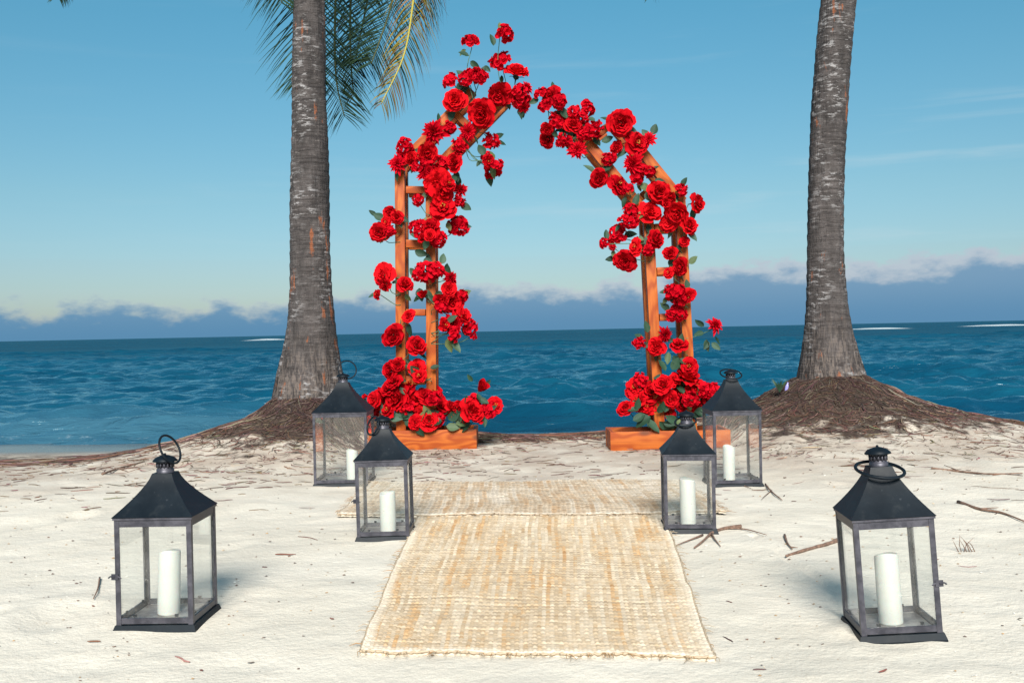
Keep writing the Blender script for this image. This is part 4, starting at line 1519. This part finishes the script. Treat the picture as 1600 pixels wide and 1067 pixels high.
# ------------------------------------------------------------------ jute rugs
def rug(name, label, quad, rib, stitch, lift, seed, palette, streak, nu, nv, pat):
    """quad: world corners front-left, front-right, back-right, back-left"""
    FLc, FRc, BRc, BLc = [np.array(q[:2]) for q in quad]
    u = np.linspace(0, 1, nu)[None, :]
    v = np.linspace(0, 1, nv)[:, None]
    # uneven hand-woven edges
    wl = 0.007 * fbm(v * 9, 0 * v + 1, seed, 3) * 2
    wr = 0.007 * fbm(v * 9, 0 * v + 5, seed + 3, 3) * 2
    wf = 0.008 * fbm(u * 11, 0 * u + 9, seed + 5, 3) * 2
    uu = u + wl * (1 - u) + wr * u
    vv = v + wf * (1 - 2 * v) * 0.6
    Pxy = ((1 - uu) * (1 - vv))[..., None] * FLc + (uu * (1 - vv))[..., None] * FRc + (uu * vv)[..., None] * BRc + ((1 - uu) * vv)[..., None] * BLc
    X, Y = Pxy[..., 0], Pxy[..., 1]
    Wd = np.linalg.norm(FRc - FLc)
    Ln = np.linalg.norm(BLc - FLc)
    cu, cv = u * Wd / stitch, v * Ln / rib
    cu2 = cu + 0.9 * fbm(v * 3.5, u * 2, seed + 8, 2)
    cv2 = cv + 0.9 * fbm(u * 6, v * 5, seed + 9, 3)
    iu, iv = np.floor(cu2), np.floor(cv2)
    ribh = np.abs(np.sin(np.pi * cv2)) ** 0.7
    if pat == 'plain':
        par = (iu + iv) % 2
        kn = np.abs(np.sin(np.pi * cu2)) ** 0.6
        h = ribh * (0.45 + 0.55 * kn * (0.6 + 0.4 * par))
    else:      # braided rows, stitches slanting one way then the other
        sl = np.where(iv % 2 == 0, 1, -1)
        kn = np.abs(np.sin(np.pi * (cu2 + sl * (cv2 - iv) * 0.9))) ** 0.7
        h = ribh ** 0.6 * (0.35 + 0.65 * kn)
    h = h * (0.75 + 0.5 * _hash(iu, iv, seed))
    Z = gz(X, Y) * 0.7 + 0.3 * gz(X + 0.1, Y) + lift + 0.0085 * h + 0.010 * fbm(X * 2.2, Y * 2.2, seed + 20, 3)
    edge = np.minimum(np.minimum(u * Wd, (1 - u) * Wd), np.minimum(v * Ln, (1 - v) * Ln))
    Z = Z - 0.016 * (edge < 1e-6)
    # colour, yarn by yarn
    pal = np.array(palette)
    rr = _hash(iu, iv * 0 + np.floor(cv / 23 + 3 * _hash(iu, iu * 0, seed + 2)), seed + 1)
    iw = np.floor(cu2 / 2.6)
    run = 0.75 * (vnoise(iu, cv2 / 15.0 + 9 * _hash(iu, iu * 0, seed), seed + 30) - 0.5) + 0.38 * (vnoise(iw, cv2 / 34.0 + 7 * _hash(iw, iw * 0, seed), seed + 33) - 0.5) + 0.35 * fbm(cu2 / 9, cv2 / 40, seed + 35, 3) + 0.42
    pick = np.clip(run * streak + 0.22 * (rr - 0.5) + 0.30 * (_hash(iu, iv, seed + 4) - 0.5), 0, 0.999) * (len(pal) - 1)
    k = pick.astype(int)
    fr = (pick - k)[..., None]
    col = pal[k] * (1 - fr) + pal[np.minimum(k + 1, len(pal) - 1)] * fr
    band = 1 + 0.26 * (_hash(iv, iv * 0, seed + 40) - 0.5) + 0.12 * np.where(iv % 2 == 0, 1, -1)
    col = np.clip(col * band[..., None] * (0.86 + 0.28 * _hash(iu, iv, seed + 6))[..., None], 0, 1)
    # sand lying in the weave along the open edges
    dusty = sstep(-edge + 0.05 * fbm(X * 9, Y * 9, seed + 50, 3), -0.045, -0.004)[..., None] * 0.55
    dusty = np.maximum(dusty, 0.22 * sstep(fbm(X * 3, Y * 3, seed + 51, 4), 0.06, 0.22)[..., None])
    col = col * (1 - dusty) + np.array([0.62, 0.56, 0.47]) * dusty
    c0 = (quad[0] + quad[1] + quad[2] + quad[3]) / 4
    root = thing(name, label, 'rug', (c0.x, c0.y, 0))
    V = np.stack([X - c0.x, Y - c0.y, Z], -1)
    obj('weave', grid_mesh('weave', V, JUTE, cols=col), root)
    # bound hem: a twisted cord round the edge
    hem = MB()
    rnd = random.Random(seed)
    loop = [V[0, j] for j in range(0, nu, 3)] + [V[i, -1] for i in range(0, nv, 3)] + [V[-1, j] for j in range(nu - 1, -1, -3)] + [V[i, 0] for i in range(nv - 1, -1, -3)]
    pts = [Vector(p) + Vector((rnd.uniform(-.002, .002), rnd.uniform(-.002, .002), 0.0125 + rnd.uniform(-.001, .001))) for p in loop]
    hem.tube(pts, [0.0042 + 0.0014 * math.sin(i * 1.9) for i in range(len(pts))], 5, False, col=tuple(np.array(palette[1]) * 0.95))
    # loose ends of yarn at the front edge and the sides
    for _ in range(170):
        s = rnd.random()
        if s < 0.5:
            j = rnd.randrange(nu)
            p, o = Vector(V[0, j]), Vector((rnd.gauss(0, .4), -1, 0))
        else:
            i = rnd.randrange(nv)
            sd = rnd.choice((0, -1))
            p, o = Vector(V[i, sd]), Vector((-1 if sd == 0 else 1, rnd.gauss(0, .5), 0))
        L = rnd.uniform(.01, .045)
        p = p + Vector((0, 0, 0.014))
        hem.tube([p, p + o * L * .5 + Vector((0, 0, .002)), p + o * L + Vector((rnd.gauss(0, .006), rnd.gauss(0, .006), -.004))], [.0016, .0014, .0008], 3, False, col=palette[rnd.randrange(len(palette))])
    obj('hem', hem.mesh('hem', JUTE, colors=True), root)
    return root


PAL_A = [(0.48, 0.40, 0.30), (0.45, 0.355, 0.25), (0.405, 0.31, 0.205), (0.44, 0.28, 0.145), (0.36, 0.185, 0.075)]
PAL_B = [(0.48, 0.41, 0.33), (0.43, 0.35, 0.26), (0.38, 0.28, 0.19), (0.40, 0.26, 0.15), (0.33, 0.19, 0.10)]
rug('jute_runner', 'long jute runner with orange streaks, lying in the middle of the aisle towards the camera',
    [on_sand(563, 1022), on_sand(1116, 1033), on_sand(1037, 806), on_sand(655, 806)], 0.0200, 0.0140, 0.012, 71, PAL_A, 0.80, 400, 640, 'plain')
rug('jute_mat', 'wide pale braided jute mat lying crosswise between the lanterns, before the arch',
    [on_sand(528, 809), on_sand(1136, 805), on_sand(1062, 755), on_sand(580, 757)], 0.026, 0.026, 0.022, 72, PAL_B, 0.70, 420, 240, 'braid')


# ------------------------------------------------------------------ sticks, roots, litter
_gx, _gy = np.arange(-7.5, 7.5, 0.025), np.arange(1.5, 12.5, 0.025)
_GZ = gz(*np.meshgrid(_gx, _gy))


def gh(x, y):
    """height of the sand, looked up in a table"""
    u = min(max((x + 7.5) / 0.025, 0), len(_gx) - 2.001)
    v = min(max((y - 1.5) / 0.025, 0), len(_gy) - 2.001)
    i, j = int(u), int(v)
    u, v = u - i, v - j
    return float((_GZ[j, i] * (1 - u) + _GZ[j, i + 1] * u) * (1 - v) + (_GZ[j + 1, i] * (1 - u) + _GZ[j + 1, i + 1] * u) * v)


def wander(p, d, L, n, wob, rnd, lift=0.003, sag=True):
    pts = []
    d = Vector((d[0], d[1], 0)).normalized()
    q = Vector((p[0], p[1], 0))
    for i in range(n + 1):
        pts.append(q.copy())
        an = rnd.gauss(0, wob)
        d = Vector((d.x * math.cos(an) - d.y * math.sin(an), d.x * math.sin(an) + d.y * math.cos(an), 0))
        q = q + d * (L / n)
    return [Vector((t.x, t.y, gh(t.x, t.y) + lift)) for t in pts]


RUG_BOX = [(-0.62, 0.62, 2.9, 5.7), (-1.1, 1.2, 5.3, 6.85)]


def on_rug(x, y):
    return any(a < x < b and c < y < e for a, b, c, e in RUG_BOX)


def litter_col(rnd, dark=0.5):
    b = rnd.random()
    if b < dark:
        return tuple(x * rnd.uniform(.7, 1.3) for x in (0.085, 0.042, 0.032))
    if b < 0.85:
        return tuple(x * rnd.uniform(.7, 1.3) for x in (0.145, 0.078, 0.055))
    return tuple(x * rnd.uniform(.8, 1.2) for x in (0.27, 0.19, 0.14))


def build_litter():
    rnd = random.Random(5)
    mb = MB()
    n = 0
    while n < 2100:
        y = 9.5 - 6.9 * rnd.random() ** 1.9
        x = rnd.uniform(-1, 1) * (0.58 * y + 0.4)
        keep = 0.10 + 0.9 * float(sstep(np.array(y), 5.2, 8.0))
        clump = float(vnoise(np.array(x * 1.6), np.array(y * 1.6), 77))
        if rnd.random() > keep * (0.06 + 1.9 * clump ** 2.2) or on_rug(x, y):
            continue
        L = (0.02 + 0.15 * rnd.random() ** 1.8) * (1.5 if rnd.random() < 0.15 else 1)
        if y < 5:
            L *= 0.55
        an = rnd.gauss(0, 0.6) + (math.pi if rnd.random() < .5 else 0)
        pts = wander((x, y), (math.cos(an), math.sin(an)), L, 4, 0.35, rnd, rnd.uniform(0.001, 0.006))
        r0 = rnd.uniform(0.0012, 0.0036)
        mb.tube(pts, [r0 * .6, r0, r0 * .9, r0 * .8, r0 * .3], 4, False, litter_col(rnd, 0.35))
        n += 1
    # flakes, shell bits and crumbs on the open sand
    for _ in range(1900):
        y = 2.3 + 7.0 * rnd.random() ** 1.2
        x = rnd.uniform(-1, 1) * (0.56 * y + 0.4)
        if on_rug(x, y):
            continue
        s = rnd.uniform(0.002, 0.0075) * (0.8 if y < 4 else 1.2)
        z = gh(x, y) + 0.001
        a = rnd.random() * 6.28
        V = [Vector((x + s * math.cos(a + t) * rnd.uniform(.6, 1.4), y + s * math.sin(a + t) * rnd.uniform(.5, 1.1), z + rnd.uniform(0, .003))) for t in (0, 1.3, 2.6, 3.9, 5.1)]
        top = Vector((x, y, z + s * 0.6))
        col = rnd.choice([(0.75, 0.70, 0.62), (0.45, 0.27, 0.13), (0.22, 0.13, 0.09), (0.55, 0.42, 0.28), (0.16, 0.11, 0.09)])
        mb.add(V + [top], [(i, (i + 1) % 5, 5) for i in range(5)], col)
    tag(obj('beach_litter', mb.mesh('beach_litter', TINT, colors=True)), kind='stuff')


def build_roots():
    rnd = random.Random(8)
    for (cx, cy), rmax, name, num in ((PALM_L, 2.3, 'palm_roots', 6500), (PALM_R, 2.4, 'palm_roots', 7200)):
        mb = MB()
        for _ in range(num):
            a = rnd.random() * 6.28
            r0 = 0.28 + (rmax - 0.28) * rnd.random() ** 1.5
            x, y = cx + r0 * math.cos(a), cy + r0 * math.sin(a)
            zz = gh(x, y)
            if zz < -0.22 or (r0 > 1.4 and rnd.random() < 0.35):
                continue
            out = a + rnd.gauss(0, 0.8)
            far = min(1.0, max(0.0, (r0 - 0.5) / 1.0))
            L = rnd.uniform(0.05, 0.26) * (1 - 0.45 * far)
            pts = wander((x, y), (math.cos(out), math.sin(out)), L, 5, 0.38, rnd, rnd.uniform(0.0, 0.016))
            r_ = rnd.uniform(0.0011, 0.0040) * (1.7 if rnd.random() < .07 else 1) * (1 - 0.25 * far)
            k_ = (0.50 + 0.75 * far) * rnd.uniform(0.6, 1.3)
            mb.tube(pts, [r_ * .7, r_, r_, r_ * .9, r_ * .7, r_ * .3], 4, False, tuple(q * k_ for q in litter_col(rnd, 0.62 - 0.4 * far)))
        tag(obj(name, mb.mesh(name, TINT, colors=True)), kind='stuff')
    # the matted fringe along the crest on either side
    mb = MB()
    for _ in range(1500):
        x = rnd.choice((rnd.uniform(-5.6, -2.4), rnd.uniform(3.2, 6.0), rnd.uniform(-0.9, 1.4)))
        y = float(crest_y(np.array(x))) + rnd.gauss(-0.10, 0.20 if abs(x) > 2 else 0.12)
        an = rnd.gauss(0, 0.45)
        pts = wander((x, y), (math.cos(an), math.sin(an)), rnd.uniform(.1, .45), 5, 0.25, rnd, rnd.uniform(0.0, 0.02))
        r_ = rnd.uniform(0.002, 0.006)
        mb.tube(pts, [r_ * .7, r_, r_, r_ * .9, r_ * .7, r_ * .3], 4, False, litter_col(rnd, 0.6))
    tag(obj('root_fringe', mb.mesh('root_fringe', TINT, colors=True)), kind='stuff')


def stick(label, pxs, r0, forks=(), cat='stick', name='driftwood_stick', lift=0.008):
    pts = [on_sand(*p) + Vector((0, 0, lift)) for p in pxs]
    c = pts[0].copy()
    mb = MB()
    sp = spline([p - c for p in pts], 14)
    rnd = random.Random(label)
    mb.tube(sp, [r0 * (1 - 0.55 * i / 13) * rnd.uniform(.85, 1.15) for i in range(14)], 7)
    for fk in forks:
        fp = [on_sand(*p) + Vector((0, 0, lift)) - c for p in fk]
        s2 = spline(fp, 8)
        mb.tube(s2, [r0 * .6 * (1 - 0.7 * i / 7) for i in range(8)], 6)
    o = obj(name, mb.mesh(name, DRIFT), None, c)
    tag(o, label, cat)
    return o


build_litter()
build_roots()
stick('pale straight stick on the sand pointing at the leaning front right lantern', [(1310, 846), (1290, 853), (1260, 861), (1228, 871)], 0.011)
stick('short bent dark twig on the sand left of the pale straight stick', [(1226, 838), (1230, 850), (1238, 860)], 0.006, [[(1236, 857), (1247, 858)]])
stick('forked brown branch lying at the foot of the small right lantern', [(1158, 824), (1130, 828), (1112, 835), (1098, 848), (1085, 858)], 0.009,
      [[(1112, 836), (1118, 846), (1126, 856)], [(1098, 838), (1080, 845), (1052, 856)], [(1135, 827), (1165, 829), (1198, 838)]])
stick('long dark stick on the sand at the right, running towards the picture edge', [(1497, 786), (1530, 797), (1565, 803), (1604, 818)], 0.009, [[(1530, 797), (1560, 795)]])
stick('thin twig bundle by the foot of the tall right lantern', [(1196, 758), (1206, 770), (1222, 783)], 0.006, [[(1206, 768), (1196, 776), (1190, 782)], [(1160, 759), (1176, 766)]])
stick('reddish curved twig on the sand just left of the front left lantern', [(156, 905), (153, 922), (146, 938)], 0.004)
stick('long reddish root lying across the sand behind the front right lantern', [(1455, 733), (1500, 738), (1545, 742), (1598, 741)], 0.008, [[(1500, 738), (1475, 728)]])
stick('dark curled root on the littered sand left of the front left lantern ring', [(160, 742), (185, 733), (205, 728), (226, 722)], 0.008, [[(185, 733), (200, 738)]])

# small dry grass sprig
g0 = on_sand(1512, 862)
mb = MB()
for k in range(7):
    a = random.uniform(-.5, .5)
    mb.tube([(0.012 * k - .04, 0, 0), (0.012 * k - .04 + a * .03, 0.01, .03), (0.012 * k - .04 + a * .09, random.uniform(-.02, .02), random.uniform(.045, .085))], [.0022, .0018, .0006], 4)
tag(obj('grass_sprig', mb.mesh('grass_sprig', DRIFT), None, g0), 'small dry grass sprig standing in the sand at the right, above the leaning lantern base', 'grass')

# lilac scrap and green weed at the left foot of the right mound
LILAC = m_plain('lilac_plastic', (0.30, 0.28, 0.62), 0.4, 0.15, 30)
p = at(1228, 613, 9.35)
p.z = float(gz(np.array([p.x]), np.array([p.y]))[0]) - 0.01
mb = MB()
mb.lathe([(0.012, 0), (0.015, 0.01), (0.015, 0.05), (0.010, 0.065), (0.006, 0.072), (0.006, 0.085), (0.001, 0.086)], 12)
tag(obj('plastic_bottle', mb.mesh('plastic_bottle', LILAC), None, p, (R(6), R(12), 0)), 'tiny lilac plastic piece sticking up beside the right palm trunk', 'litter')
mb = MB()
for k in range(16):
    a = k * 2.4
    d_ = Vector((math.cos(a) * .5, math.sin(a) * .5, 1)).normalized()
    L = random.uniform(.06, .14)
    side = d_.cross(Vector((0, 1, 0.2))).normalized() * 0.008
    mb.add([Vector((0, 0, 0)) - side * .4, Vector((0, 0, 0)) + side * .4, d_ * L * .6 + side, d_ * L * .6 - side, d_ * L + Vector((math.cos(a), math.sin(a), 0)) * .02], [(0, 1, 2, 3), (3, 2, 4)])
q = p + Vector((-0.07, -0.05, 0.0))
tag(obj('weed', mb.mesh('weed', LEAF), None, q), 'small green weed growing beside the lilac plastic piece', 'plant')
